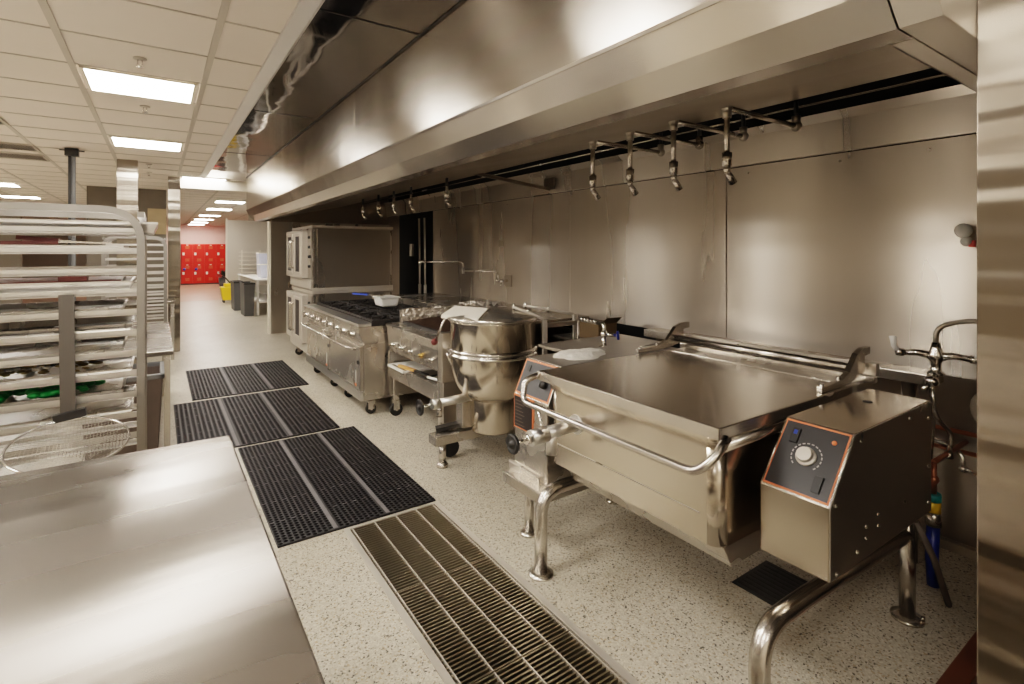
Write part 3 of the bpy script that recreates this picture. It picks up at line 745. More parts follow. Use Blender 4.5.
# ------------------------------------------------------------------ convection ovens (two decks)
def caster(t, x, y, r=.05, name='caster', brk='tube'):
    c = MB().cyl((x, y - .018, r), (x, y + .018, r), r).build(name, 'black', t)
    MB().box(x - .03, x + .03, y - .028, y - .022, r, r * 2.4).box(x - .03, x + .03, y + .022, y + .028, r, r * 2.4).box(x - .035, x + .035, y - .035, y + .035, r * 2.35, r * 2.55).cyl((x, y - .03, r), (x, y + .03, r), .012, seg=10).build('fork', brk, c)
def oven(z0, z1, lb, legs):
    t = thing('convection_oven', lb, 'oven', (2.2, 7.9, z0), 'stacked convection ovens')
    XF = 1.70
    MB().box(XF, 2.80, 7.2, 8.45, z0 + (.03 if legs else .0), z1).build('body', 'bodyd', t, bevel=.003)
    MB().box(XF - .005, 2.82, 7.19, 8.46, z1 - .035, z1).build('top_trim', 'satin', t, bevel=.004)
    if not legs: MB().box(XF - .005, 2.82, 7.188, 7.20, z0, z0 + .045).build('side_rail', 'satin', t, bevel=.003)
    MB().box(XF - .03, XF + .001, 7.195, 8.46, z0 + .03, z0 + .16).build('base_panel', 'satin', t, bevel=.006)
    MB().box(XF - .012, XF + .001, 7.2, 7.42, z0 + .17, z1 - .06).build('control_panel', 'bodyd', t)
    for i in range(4):
        z = z1 - .16 - i * .13
        MB().lathe([(0, 0), (.022, 0), (.018, .025), (0, .025)], (XF - .012, 7.30, z), (-1, 0, 0), 14).build('knob', 'black', t)
    for j, (a, b) in enumerate(((7.43, 7.93), (7.94, 8.45))):
        d = MB().box(XF - .085, XF - .002, a, b, z0 + .17, z1 - .06).build('door', 'satin', t, bevel=.006)
        # window surround and glass
        w = MB(); za, zb = z0 + .25, z1 - .14; ya, yb = a + .11, b - .11; x = XF - .085
        w.box(x - .012, x, ya - .04, yb + .04, zb, zb + .04); w.box(x - .012, x, ya - .04, yb + .04, za - .04, za)
        w.box(x - .012, x, ya - .04, ya, za, zb); w.box(x - .012, x, yb, yb + .04, za, zb)
        w.build('window_frame', 'satin', d, bevel=.004)
        MB().box(x - .003, x - .001, ya, yb, za, zb).build('window_glass', M['labelblk'], d)
        yy = a + .05 if j else b - .05
        MB().tube(fillet([(x, yy, z1 - .2), (x - .05, yy, z1 - .2), (x - .05, yy, z0 + .3), (x, yy, z0 + .3)], .03), .012, 8).build('handle', 'tube', d)
    m = MB().box(XF + .01, XF + .03, 7.192, 7.199, z0 + .05, z1 - .05).box(XF + .06, XF + .07, 7.190, 7.199, z0 + .05, z1 - .05).box(2.78, 2.80, 7.192, 7.199, z0 + .05, z1 - .05)
    m.build('side_trim', 'body', t)
    if legs:
        for x in (XF + .08, 2.72):
            for y in (7.28, 8.37):
                MB().box(x - .03, x + .03, y - .03, y + .03, .10, z0 + .04).build('leg', 'bodyd', t)
                caster(t, x, y, .055)
oven(.16, 1.045, 'lower convection oven of the stack, on casters', True)
oven(1.045, 1.93, 'upper convection oven of the stack beside the partition', False)
# twin flexible lines in the dark recess
for i, y in enumerate((7.42, 7.62)):
    tag(MB().tube(fillet([(3.42, y + .0, 2.10), (3.42, y - .02, 1.6), (3.42, y - .03, 1.05)], .2), .016, 8).cyl((3.42, y - .03, 1.06), (3.42, y - .03, .9), .024, seg=10).build('wall_conduit', 'header', loc=(3.42, y, .9)), ['right pale vertical conduit in dark recess beyond the backsplash', 'left pale vertical conduit in dark recess beside the ovens'][i], 'pipe', 'conduits beside the ovens')
tag(MB().box(3.40, 3.44, 7.86, 7.95, 1.5, 1.7).build('outlet_box', 'alu', loc=(3.42, 7.9, 1.5), bevel=.005), 'small grey electrical box on the wall behind the ovens', 'outlet')

# ------------------------------------------------------------------ range
RYN, RYF = 4.90, 7.12
XR = 1.60
t = thing('gas_range', 'stainless gas range with black cast iron burner grates and two ovens', 'range', (2.1, 6.0, 0))
MB().box(XR + .03, 2.60, RYN, RYF, .15, .70).build('body', 'body', t, bevel=.005)
MB().prism([(XR + .03, .70), (XR - .02, .80), (XR - .02, .865), (XR + .05, .88), (2.60, .88), (2.60, .70)], 'y', RYN, RYF).build('burner_box', 'body', t, bevel=.004)
MB().box(XR - .03, XR + .11, RYN - .005, RYF, .865, .892).build('front_ledge', 'alu', t, bevel=.006)
MB().box(XR + .13, 2.56, RYN + .02, RYF - .02, .88, .89).build('cooktop', 'iron', t)
ymid = (RYN + RYF) / 2
for j in range(6):
    for i in range(2):
        ya = RYN + .03 + j * (RYF - RYN - .06) / 6; yb = ya + (RYF - RYN - .06) / 6 - .008
        xa = XR + .14 + i * .42; xb = xa + .41
        m = MB(); z = .905; h = .022
        for (p, q) in (((xa, ya), (xb, ya)), ((xa, yb), (xb, yb)), ((xa, ya), (xa, yb)), ((xb, ya), (xb, yb))):
            m.bar((p[0], p[1], z), (q[0], q[1], z), .018, h)
        cx, cy = (xa + xb) / 2, (ya + yb) / 2
        for k in range(8):
            a = k * PI / 4; rr = .17
            m.bar((cx + .05 * math.cos(a), cy + .05 * math.sin(a), z + .016), (cx + rr * math.cos(a), cy + rr * math.sin(a), z + .008), .014, .02)
        m.lathe([(.052, 0), (.062, .0), (.062, .014), (.052, .014), (.052, 0)], (cx, cy, z + .008), seg=16)
        g = m.build('burner_grate', 'iron', t)
        MB().lathe([(0, .0), (.045, .0), (.05, .012), (.03, .022), (0, .022)], (cx, cy, .89), seg=16).build('burner_cap', 'iron', g)
MB().box(XR + .10, XR + .24, RYN - .01, RYN + .02, .86, .915).build('end_guard', 'iron', t, bevel=.004)
for j in range(8):
    y = RYN + .20 + j * (RYF - RYN - .35) / 7
    k_ = MB().lathe([(0, 0), (.030, 0), (.030, .012), (.022, .018), (.020, .045), (0, .048)], (XR + .003, y, .765), (-1, 0, .25), 14).build('knob', 'chrome', t)
    MB().obox((XR - .055, y, .778), (1, 0, 0), (0, 1, 0), (0, 0, 1), .014, .008, .034).build('grip', 'chrome', k_)
for j in range(2):
    a = RYN + .12 + j * (RYF - RYN - .1) / 2; b = a + (RYF - RYN) / 2 - .13
    d = MB().box(XR + .0, XR + .035, a, b, .26, .66).build('oven_door', 'body', t, bevel=.006)
    MB().tube(fillet([(XR, a + .02, .63), (XR - .09, a + .03, .655), (XR - .10, (a + b) / 2, .655), (XR - .09, b - .03, .655), (XR, b - .02, .63)], .05), .013, 10).build('door_handle', 'chrome', d)
    MB().box(XR - .004, XR, a + .02, a + .04, .3, .42).build('label_strip', 'mark', d)
    MB().box(XR - .005, XR, a + .015, a + .05, .275, .295).build('red_label', 'orange', d)
    MB().box(XR - .012, XR + .03, a - .085, a - .035, .50, .535).build('latch', 'black', t)
MB().box(XR - .005, XR + .03, RYN + .01, RYN + .10, .24, .68).build('front_post', 'body', t, bevel=.003)
MB().box(XR - .005, XR + .03, (RYN + RYF) / 2 - .02, (RYN + RYF) / 2 + .05, .24, .68).build('front_post', 'body', t, bevel=.003)
MB().box(XR + .0, XR + .03, RYN + .01, RYF, .15, .245).build('kick_panel', 'alu', t, bevel=.004)
for x in (XR + .12, 2.5):
    for y in (RYN + .07, ymid - .35, ymid + .2, RYF - .12):
        caster(t, x, y, .05)
MB().box(2.60, 2.66, RYN, RYF, .7, .98).build('back_riser', 'body', t, bevel=.004)
# white container with blue handle on range
t = thing('white_container', 'white plastic container standing on the range by the ovens', 'container', (2.27, 6.0, .93))
MB().prism([(2.17, .932), (2.36, .932), (2.38, 1.03), (2.15, 1.03)], 'y', 5.86, 6.12).build('body', 'white', t, bevel=.02)
MB().box(2.14, 2.39, 5.85, 6.13, 1.03, 1.045).build('rim', 'white', t, bevel=.005)
t = thing('blue_spatula', 'blue handled spatula lying across the rim of the white container', 'spatula', (2.05, 6.2, 1.06))
MB().bar((1.98, 6.36, 1.065), (2.10, 6.16, 1.06), .03, .02).build('handle', 'bluebright', t)
MB().bar((2.10, 6.16, 1.06), (2.22, 5.98, 1.052), .03, .004).build('blade', 'body', t)

# long back shelf / counter ledge behind range and broiler
t = thing('back_ledge', 'long stainless ledge against the backsplash behind range and broiler', 'ledge', (3.2, 5.6, .9))
MB().box(2.70, 3.48, 3.75, 7.15, .93, .955).build('top', 'body', t, bevel=.004)
MB().box(2.70, 2.73, 3.75, 7.15, .86, .93).build('front_lip', 'bodyd', t)
for y in (3.85, 5.4, 7.05): MB().box(2.75, 2.79, y - .02, y + .02, 0, .93).build('leg', 'bodyd', t)

# ------------------------------------------------------------------ charbroiler on stand
XB, BY0, BY1 = 1.85, 3.72, 4.85
t = thing('charbroiler', 'stainless charbroiler on a wheeled stand between range and kettle', 'broiler', (2.2, 4.3, 0))
MB().prism([(XB + .02, .615), (XB - .01, .80), (XB - .01, .855), (XB + .16, .87), (XB + .16, .80), (2.65, .80), (2.65, .615)], 'y', BY0, BY1).build('body', 'body', t, bevel=.006)
MB().box(XB - .02, XB + .15, BY0 - .005, BY1 + .005, .855, .875).build('front_ledge', 'body', t, bevel=.006)
m = MB()
for i in range(22):
    y = BY0 + .05 + i * (BY1 - BY0 - .1) / 21
    m.bar((XB + .17, y, .89), (2.6, y, .925), .016, .018)
m.build('cooking_grate', 'rust', t)
MB().box(XB + .16, 2.62, BY0 + .02, BY1 - .02, .80, .86).build('radiant_bed', 'iron', t)
MB().box(XB + .12, 2.65, BY1 - .02, BY1, .80, 1.01).build('splash_guard', 'body', t)
m = MB(); rr = random.Random(4); NX, NZ = 40, 9; pts = []
for i in range(NX + 1):
    for j in range(NZ + 1):
        pts.append((XB + .12 + (2.65 - XB - .12) * i / NX, BY1 - .03 + rr.uniform(-.012, .008), .86 + .16 * j / NZ))
m.add(pts, [(i * (NZ + 1) + j, (i + 1) * (NZ + 1) + j, (i + 1) * (NZ + 1) + j + 1, i * (NZ + 1) + j + 1) for i in range(NX) for j in range(NZ)])
m.build('foil_lining', 'foil', t)
MB().box(2.62, 2.65, BY0, BY1, .80, 1.01).build('splash_guard', 'foil', t)
MB().box(XB + .14, XB + .17, BY0, BY1, .86, .90).build('grease_lip', 'iron', t)
for j in range(5):
    y = BY0 + .15 + j * .205
    k_ = MB().lathe([(0, 0), (.024, 0), (.024, .01), (.016, .014), (.015, .035), (0, .036)], (XB + .005, y, .70), (-1, 0, .1), 14).build('knob', ['chrome', 'brass', 'chrome', 'chrome', 'chrome'][j], t)
    MB().obox((XB - .045, y, .705), (1, 0, 0), (0, 1, 0), (0, 0, 1), .012, .026, .008).build('grip', 'chrome', k_)
m = MB(); m.box(XB + .03, 2.62, BY0 + .02, BY1 - .02, .47, .485); m.build('shelf', 'bodyd', t)
m = MB(); m.box(XB + .01, XB + .03, BY0, BY1, .37, .50); m.box(2.6, 2.62, BY0, BY1, .37, .615); m.box(XB + .01, 2.62, BY0, BY0 + .02, .37, .615); m.box(XB + .01, 2.62, BY1 - .02, BY1, .47, .615)
m.build('apron', 'body', t, bevel=.003)
for yy in (BY0, BY1 - .05): MB().box(XB, XB + .04, yy, yy + .05, .37, .62).build('corner_post', 'body', t)
for x in (XB + .05, 2.56):
    for y in (BY0 + .07, BY1 - .08):
        MB().box(x - .022, x + .022, y - .022, y + .022, .10, .47).build('leg', 'body', t)
        caster(t, x, y, .062)
t = thing('pastry_brush', 'wooden handled brush lying on the broiler shelf', 'brush', (1.9, 4.45, .5))
MB().bar((1.875, 4.62, .513), (1.90, 4.32, .520), .035, .02).build('handle', 'wood', t)
MB().bar((1.90, 4.32, .520), (1.93, 4.12, .515), .03, .014).build('ferrule', 'black', t)
t = thing('drip_tray', 'shallow white tray sticking out of the broiler shelf', 'tray', (1.9, 4.55, .48))
m = MB().box(1.82, 2.15, 4.40, 4.78, .487, .492).box(1.82, 1.825, 4.40, 4.78, .492, .507).box(1.82, 2.15, 4.40, 4.405, .492, .507).box(1.82, 2.15, 4.775, 4.78, .492, .507)
m.build('pan', 'white', t)
t = thing('wire_tongs', 'black and white tongs lying on the broiler shelf', 'tongs', (1.95, 4.0, .49))
MB().tube([(1.92, 4.10, .505), (1.95, 3.86, .51)], .012, 8).build('grip', 'white', t)
MB().tube([(1.92, 4.10, .505), (2.05, 4.14, .50)], .008, 8).build('jaw', 'black', t)

# ------------------------------------------------------------------ steam kettle
KX, KY = 2.10, 3.33
t = thing('steam_kettle', 'polished stainless tilting steam kettle with hinged lid', 'kettle', (KX, KY, 0))
prof = [(0, .47), (.16, .47), (.16, .49)]
for i in range(0, 9):
    a = i / 8 * PI / 2
    prof.append((.165 + (.325 - .165) * math.sin(a), .49 + .33 * (1 - math.cos(a))))
prof += [(.325, .84), (.325, 1.06), (.335, 1.07), (.335, 1.085), (.31, 1.085), (.31, 1.0)]
MB().lathe(prof, (KX, KY, 0), seg=56).build('kettle_body', 'kettle', t)
MB().lathe([(0, .25), (.165, .25), (.172, .262), (.172, .50)], (KX, KY, 0), seg=48).build('lower_jacket', 'pan', t)
MB().lathe([(.325, .815), (.342, .822), (.342, .838), (.328, .842), (.328, .852), (.341, .856), (.341, .870), (.325, .878)], (KX, KY, 0), seg=56).build('jacket_band', 'chrome', t)
lid = MB().lathe([(.345, 1.085), (.348, 1.10), (.30, 1.118), (.22, 1.140), (.12, 1.158), (.03, 1.166), (0, 1.166)], (KX, KY, 0), seg=40).build('lid', 'lidsatin', t)
MB().lathe([(.346, 1.083), (.352, 1.09), (.346, 1.103)], (KX, KY, 0), seg=48).build('lid_rim', 'chrome', lid)
m = MB(); m.add([(KX - .33, KY + .20, 1.112), (KX - .18, KY + .27, 1.160), (KX - .10, KY - .10, 1.172), (KX - .26, KY - .22, 1.120), (KX - .335, KY + .20, 1.086), (KX - .265, KY - .22, 1.090)], [(0, 1, 2, 3), (0, 3, 5, 4)])
m.build('lid_flap', 'header', lid, solid=.006)
# lid arms to hinge posts
for p0, p1 in (((2.19, 3.20, 1.175), (2.373, 3.05, 1.085)), ((2.36, 3.30, 1.165), (2.70, 3.09, 1.095))):
    p0, p1 = Vector(p0), Vector(p1); mid = p0.lerp(p1, .6) + Vector((0, 0, .004))
    ar = MB().tube(fillet([p0, mid, p1], .08), .011, 8).build('hinge_arm', 'satin', t)
    m = MB()
    for f_ in (.05, .5):
        q = p0.lerp(p1, f_); m.cyl(q + Vector((0, 0, -.02)), q + Vector((0, 0, .03)), .009, seg=8)
    m.build('arm_bolts', 'chrome', ar)
MB().box(2.355, 2.395, 3.035, 3.055, .72, 1.08).build('hinge_post', 'satin', t, bevel=.003)
MB().box(2.68, 2.72, 3.065, 3.085, .72, 1.095).build('hinge_post', 'satin', t, bevel=.003)
MB().box(2.36, 2.72, 3.04, 3.08, 1.02, 1.05).build('hinge_plate', 'bodyd', t, bevel=.003)
MB().box(2.36, 2.74, 3.03, 3.30, .66, .74).build('support_arm', 'bodyd', t, bevel=.003)
# side trunnion box with red ball handle
MB().box(KX - .28, KX - .14, KY + .30, KY + .37, .56, .95).build('trunnion_box', 'bodyd', t, bevel=.01)
MB().box(KX - .26, KX + .2, KY + .31, KY + .37, .24, .62).build('side_support', 'bodyd', t, bevel=.004)
h_ = MB().tube([(KX - .34, KY + .13, 1.09), (KX - .37, KY + .22, .92)], .009, 8).build('tilt_handle', 'tube', t)
MB().sphere((KX - .375, KY + .235, .905), .026, 12).build('handle_ball', 'darkred', h_)
# curved steam pipe around the left of the bowl
pts = []
for i in range(12):
    a = i / 11
    pts.append((KX - .335 + .20 * a ** 1.6, KY + .10 - .05 * a, .84 - .30 * a))
MB().tube(pts, .010, 8).build('sight_tube', 'chrome', t)
# draw-off valve
MB().tube([(KX - .12, KY + .02, .515), (KX - .46, KY + .02, .505)], .031, 14).cyl((KX - .44, KY + .02, .505), (KX - .50, KY + .02, .505), .038, seg=14).build('draw_off_pipe', 'alu', t)
v = MB().cyl((KX - .49, KY + .02, .505), (KX - .58, KY + .02, .50), .010, seg=8).build('valve_stem', 'chrome', t)
MB().lathe([(0, -.012), (.014, -.012), (.016, -.004), (.042, -.004), (.046, -.010), (.054, -.008), (.058, 0), (.054, .008), (.046, .010), (.042, .004), (.016, .004), (.014, .012), (0, .012)], (KX - .59, KY + .02, .50), (1, 0, 0), 22).build('valve_wheel', 'black', v)
MB().cyl((KX - .44, KY + .02, .49), (KX - .44, KY + .02, .41), .022, seg=12).build('spout', 'tube', t)
MB().tube([(KX - .15, KY - .03, .55), (KX - .19, KY - .03, .63)], .010, 8).build('valve_lever', 'brass', t)
MB().box(KX - .23, KX - .12, KY + .06, KY + .16, .27, .50).build('junction_box', 'body', t, bevel=.004)
# base frame
MB().box(KX - .44, KX + .35, KY + .08, KY + .20, .17, .24).build('base_beam', 'body', t, bevel=.006)
MB().box(KX + .28, KX + .40, KY - .10, KY + .30, .17, .24).build('base_beam', 'body', t, bevel=.006)
MB().cyl((KX + .05, KY + .1, .20), (KX + .05, KY + .1, .26), .06).build('pedestal', 'body', t)
for (x, y) in ((KX - .365, KY + .12), (KX + .33, KY + .25), (KX + .33, KY - .06)):
    MB().cyl((x, y, .03), (x, y, .18), .028).lathe([(0, 0), (.042, 0), (.042, .02), (.030, .035), (0, .035)], (x, y, 0), seg=16).build('leg', 'tube', t)
MB().bar((KX - .38, KY + .20, .255), (KX - .12, KY + .10, .30), .07, .03).build('pedal', 'iron', t)
m = MB().cyl((KX - .23, KY + .24, .07), (KX - .23, KY + .28, .07), .07).build('wheel', 'black', t)
# foil on lid
m = MB(); rr = random.Random(5)
N = 12; g = [[(KX - .12 + i * .024, KY + .06 + j * .024, 1.160 + .002 * 0 + rr.uniform(0, .03)) for j in range(N)] for i in range(N)]
m.add([p for r_ in g for p in r_], [(i * N + j, (i + 1) * N + j, (i + 1) * N + j + 1, i * N + j + 1) for i in range(N - 1) for j in range(N - 1)])
tag(m.build('foil_sheet', 'foil', loc=(KX, KY + .2, 1.15), solid=.004), 'crumpled foil sheet lying on the kettle lid', 'foil')

# ------------------------------------------------------------------ braising pan
t = thing('braising_pan', 'large stainless tilting braising pan with flat closed lid', 'pan', (2.1, 1.6, 0))
PX0, PX1, PY0, PY1 = 1.64, 2.62, 1.10, 2.06
def rrect(x0, x1, y0, y1, r, n=6):
    out = []
    for cx, cy, a0 in ((x1 - r, y1 - r, 0), (x0 + r, y1 - r, PI / 2), (x0 + r, y0 + r, PI), (x1 - r, y0 + r, 3 * PI / 2)):
        for i in range(n + 1):
            a = a0 + PI / 2 * i / n; out.append((cx + r * math.cos(a), cy + r * math.sin(a)))
    return out
def shell(m, rings, smooth=True):
    n = len(rings[0]); o = len(m.v)
    for rg in rings: m.v += [Vector(p) for p in rg]
    for i in range(len(rings) - 1):
        for j in range(n): m.f.append([o + i * n + j, o + i * n + (j + 1) % n, o + (i + 1) * n + (j + 1) % n, o + (i + 1) * n + j]); m.sm.append(smooth and (j + 1) % (n // 4) != 0)
    m.f.append([o + j for j in range(n)]); m.sm.append(False)
    m.f.append([o + (len(rings) - 1) * n + j for j in range(n)]); m.sm.append(False)
m = MB()
rb = rrect(PX0, PX1, PY0, PY1, .05)
shell(m, [[(x, y, .535) for x, y in rb], [(x, y, .93) for x, y in rb]])
m.build('pan_body', 'pan', t)
m = MB(); rb2 = rrect(PX0 - .018, PX1 + .01, PY0 - .02, PY1 + .01, .055)
shell(m, [[(x, y, .905) for x, y in rb2], [(x, y, .94) for x, y in rb2]])
m.build('rolled_rim', 'pan', t)
MB().tube([(PX0 - .0, PY0 - .012, .912), (PX1, PY0 - .012, .912)], .024, 12).build('side_rim', 'tube', t)
MB().prism([(PX0 + .02, .54), (PX0 + .075, .452), (2.40, .452), (2.5, .54)], 'y', PY0 + .0, PY1 - .10).build('burner_pan', 'body', t, bevel=.003)
MB().box(PX0 - .003, PX0 + .01, PY0 + .08, PY1 - .05, .635, .64).build('weld_seam', 'bodyd', t)
# lid
lid = MB().box(1.605, 2.66, 1.075, 2.115, .966, .982).build('lid', 'lid', t, bevel=.003)
MB().box(1.600, 1.612, 1.075, 2.115, .938, .981).build('lid_front_flange', 'body', lid, bevel=.002)
MB().box(1.61, 2.66, 2.103, 2.115, .94, .980).build('lid_side_flange', 'body', lid, bevel=.002)
MB().box(1.61, 2.66, 1.073, 1.083, .94, .980).build('lid_side_flange', 'body', lid, bevel=.002)
MB().box(2.60, 2.80, 1.09, 2.09, .965, .985).box(2.78, 2.82, 1.05, 2.15, .97, 1.00).build('rear_edge', 'body', lid, bevel=.003)
# lid handle rail
pts = fillet([(1.612, 2.10, .965), (1.56, 2.11, .955), (1.525, 2.12, .935), (1.50, 2.10, .845), (1.50, 1.10, .845), (1.54, 1.05, .90), (1.612, 1.05, .955)], .06, 6)
MB().tube(pts, .0155, 12).build('handle_rail', 'tube', lid)
# hinge brackets (S shaped arms)
for y in (1.10, 2.13):
    poly = [(2.36, .983), (2.36, 1.008), (2.55, 1.015), (2.62, 1.04), (2.70, 1.115), (2.76, 1.135), (2.84, 1.135), (2.84, 1.10), (2.78, 1.095), (2.78, 1.02), (2.66, .993), (2.56, .983)]
    MB().prism(poly, 'y', y - .012, y + .012).build('hinge_bracket', 'tube', t, bevel=.003)
    for bx, bz in ((2.385, .99), (2.54, 1.0)): MB().cyl((bx, y, bz), (bx, y, bz + .03), .010, seg=10).build('bracket_bolt', 'chrome', t)
MB().tube([(2.70, 1.10, 1.045), (2.70, 2.13, 1.045)], .020, 14).build('torsion_bar', 'tube', t)
MB().box(2.80, 2.84, 1.05, 2.2, 1.0, 1.06).build('rear_channel', 'bodyd', t, bevel=.003)
# drain valve
VYY = 1.86
MB().tube([(1.66, VYY, .772), (1.42, VYY, .762)], .030, 18).cyl((1.655, VYY, .772), (1.635, VYY, .771), .046, seg=18).cyl((1.46, VYY, .763), (1.37, VYY, .760), .036, seg=18).cyl((1.49, VYY, .76), (1.49, VYY, .665), .026, seg=16).build('draw_off_pipe', 'alu', t)
v = MB().cyl((1.37, VYY, .76), (1.285, VYY, .757), .008, seg=8).cyl((1.37, VYY, .76), (1.345, VYY, .759), .022, seg=12).build('valve_stem', 'chrome', t)
MB().lathe([(0, -.016), (.012, -.016), (.013, -.004), (.032, -.004), (.036, -.010), (.042, -.008), (.045, 0), (.042, .008), (.036, .010), (.032, .004), (.013, .004), (.012, .012), (0, .012)], (1.275, VYY, .756), (1, 0, 0), 26).build('valve_wheel', 'black', v)
MB().tube([(1.44, VYY, .785), (1.44, VYY + .03, .86)], .007, 8).build('lever', 'chrome', t)
# left control console
LY0, LY1 = 2.125, 2.432
poly = [(1.68, .36), (1.68, .788), (1.769, .976), (2.60, .976), (2.60, .36)]
cbody = MB().prism(poly, 'y', LY0, LY1).build('control_console', 'body', t, bevel=.004)
MB().box(1.775, 2.60, LY0 + .002, LY1 - .002, .976, .980).build('console_top', 'satind', cbody)
def slant(m, xa, za, xb, zb, y0, y1, off, s0=0., s1=1.):
    d = Vector((xb - xa, 0, zb - za)); n = Vector((-(zb - za), 0, xb - xa)).normalized()
    a = Vector((xa, 0, za)) + d * s0 + n * off; b = Vector((xa, 0, za)) + d * s1 + n * off
    a2 = a - n * .003; b2 = b - n * .003
    m.add([(a.x, y0, a.z), (a.x, y1, a.z), (b.x, y1, b.z), (b.x, y0, b.z), (a2.x, y0, a2.z), (a2.x, y1, a2.z), (b2.x, y1, b2.z), (b2.x, y0, b2.z)],
          [(0, 1, 2, 3), (4, 7, 6, 5), (0, 4, 5, 1), (1, 5, 6, 2), (2, 6, 7, 3), (3, 7, 4, 0)])
m = MB(); slant(m, 1.68, .788, 1.769, .976, LY0 + .004, LY1 - .004, .003, .02, .98); m.build('panel_border', 'orange', cbody)
m = MB(); slant(m, 1.68, .788, 1.769, .976, LY0 + .014, LY1 - .014, .0045, .07, .93); m.build('panel_face', 'panelgrey', cbody)
MB().lathe([(0, 0), (.022, 0), (.020, .03), (0, .03)], (1.722, 2.20, .868), (-.903, 0, .43), 16).build('dial', 'black', cbody)
MB().obox((1.745, 2.37, .928), (-.903, 0, .43), (0, 1, 0), (.43, 0, .903), .008, .012, .018).build('switch', 'black', cbody)
MB().box(1.674, 1.680, 2.25, LY1 - .004, .60, .785).build('label_border', 'orange', cbody)
MB().box(1.671, 1.675, 2.258, LY1 - .012, .608, .777).build('warning_label', 'labelblk', cbody)
m = MB()
for i in range(8):
    m.box(1.670, 1.672, 2.325 + .012 * (i % 3), LY1 - .02, .62 + i * .019, .6235 + i * .019)
m.build('printed_lines', 'hosegrey', cbody)
MB().box(1.675, 1.682, LY0, LY0 + .02, .36, .785).build('console_edge', 'tube', cbody)
# left pedestal base
MB().box(1.60, 2.5, 2.09, 2.44, .30, .36).build('base_platform', 'body', t, bevel=.006)
MB().box(1.66, 1.9, 2.18, 2.47, .35, .40).build('base_skirt', 'body', t, bevel=.01)
for (x, y) in ((1.73, 2.36), (2.4, 2.36)):
    MB().cyl((x, y, .02), (x, y, .31), .026).lathe([(0, 0), (.05, 0), (.05, .010), (.03, .016), (0, .016)], (x, y, 0), seg=18).build('leg', 'tube', t)
# tubular frames
for y, xe, ze in ((2.03, 2.66, .36), (.905, 2.68, .365)):
    pts = fillet([(1.56, y, .01), (1.56, y, .40), (1.80, y, .405), (xe, y - .01, ze)], .19, 10)
    MB().tube(pts, .032, 18).build('frame_leg', 'tube', t)
    MB().lathe([(0, 0), (.062, 0), (.062, .010), (.036, .016), (0, .016)], (1.56, y, 0), seg=24).build('foot_flange', 'tube', t)
    x2, y2 = (2.69, .89) if y < 1.5 else (2.69, 2.03)
    MB().cyl((x2, y2, .01), (x2, y2, .50), .030).build('rear_leg', 'tube', t)
    MB().lathe([(0, 0), (.062, 0), (.062, .010), (.036, .016), (0, .016)], (x2, y2, 0), seg=24).cyl((x2 + .02, y2 - .05, .01), (x2 + .02, y2 - .05, .025), .008, seg=6).build('foot_flange', 'bodyd', t)
# right control console
CY0, CY1 = .805, 1.042
poly = [(1.80, .516), (1.80, .757), (1.985, .965), (2.69, .965), (2.69, .500)]
cb = MB().prism(poly, 'y', CY0 + .004, CY1).build('control_box', 'pan', t, bevel=.004)
ip = [(1.803, .519), (1.803, .757), (1.987, .962), (2.69, .962), (2.69, .503)]
MB().prism(ip, 'y', CY0, CY0 + .0045).build('side_plate', 'bodyd', cb, bevel=.001)
m = MB(); slant(m, 1.80, .757, 1.985, .965, CY0 + .002, CY1 - .002, .002, 0.01, .99); m.build('panel_edge', 'chrome', cb)
m = MB(); slant(m, 1.80, .757, 1.985, .965, CY0 + .008, CY1 - .008, .0035, .03, .97); m.build('panel_border', 'orange', cb)
m = MB(); slant(m, 1.80, .757, 1.985, .965, CY0 + .013, CY1 - .013, .005, .055, .945); m.build('panel_face', 'panelgrey', cb)
nn = Vector((-(.965 - .757), 0, .185)).normalized(); dd = Vector((.185, 0, .208)).normalized()
def pp(y, s, off=.005): return Vector((1.80, y, .757)) + Vector((.185, 0, .208)) * s + nn * off
c = pp(.925, .52)
MB().lathe([(0, 0), (.034, 0), (.034, .008), (.027, .012), (.025, .026), (0, .0262)], c, nn, 28, False).build('dial', 'satin', cb)
m = MB()
for i in range(16):
    a = -2.3 + i * 4.6 / 15 + PI / 2
    q = c + (Vector((0, -1, 0)) * math.cos(a) + dd * math.sin(a)) * .050
    tg = (Vector((0, -1, 0)) * -math.sin(a) + dd * math.cos(a))
    rad = nn.cross(tg)
    m.obox(q, tg, rad, nn, .0045, .002, .0012)
m.build('dial_marks', 'mark', cb)
for (y, s, r_) in ((.985, .76, 0), (.862, .22, 0)):
    c2 = pp(y, s)
    sw = MB().obox(c2, (0, 1, 0), dd, nn, .014, .030, .006).build('rocker_switch', 'black', cb, bevel=.002)
MB().obox(pp(.985, .80, .012), (0, 1, 0), dd, nn, .006, .008, .001).build('switch_symbol', 'bluebright', cb)
MB().lathe([(0, 0), (.008, 0), (.008, .003), (0, .003)], pp(.855, .80), nn, 14).build('logo_dot', 'orange', cb)
m = MB()
for (x, z) in ((2.16, .60), (2.16, .64), (2.06, .585), (2.06, .625), (1.99, .56), (1.84, .535), (1.835, .76), (2.02, .935), (2.45, .935), (2.65, .90), (2.65, .55), (2.65, .70), (2.40, .62)):
    m.lathe([(0, .006), (.005, .005), (.007, 0)], (x, CY0 - .001, z), (0, -1, 0), 10)
m.build('screws', 'chrome', cb)
MB().lathe([(0, .001), (.018, .001), (.018, 0)], (2.45, .95, .966), seg=16).build('grommet', 'black', cb)
MB().bar((2.1, CY1 + .02, .70), (2.5, CY1 + .02, .70), .08, .2).build('trunnion', 'bodyd', t)
MB().box(2.60, 2.70, 1.02, 2.2, .42, .50).build('rear_beam', 'bodyd', t)
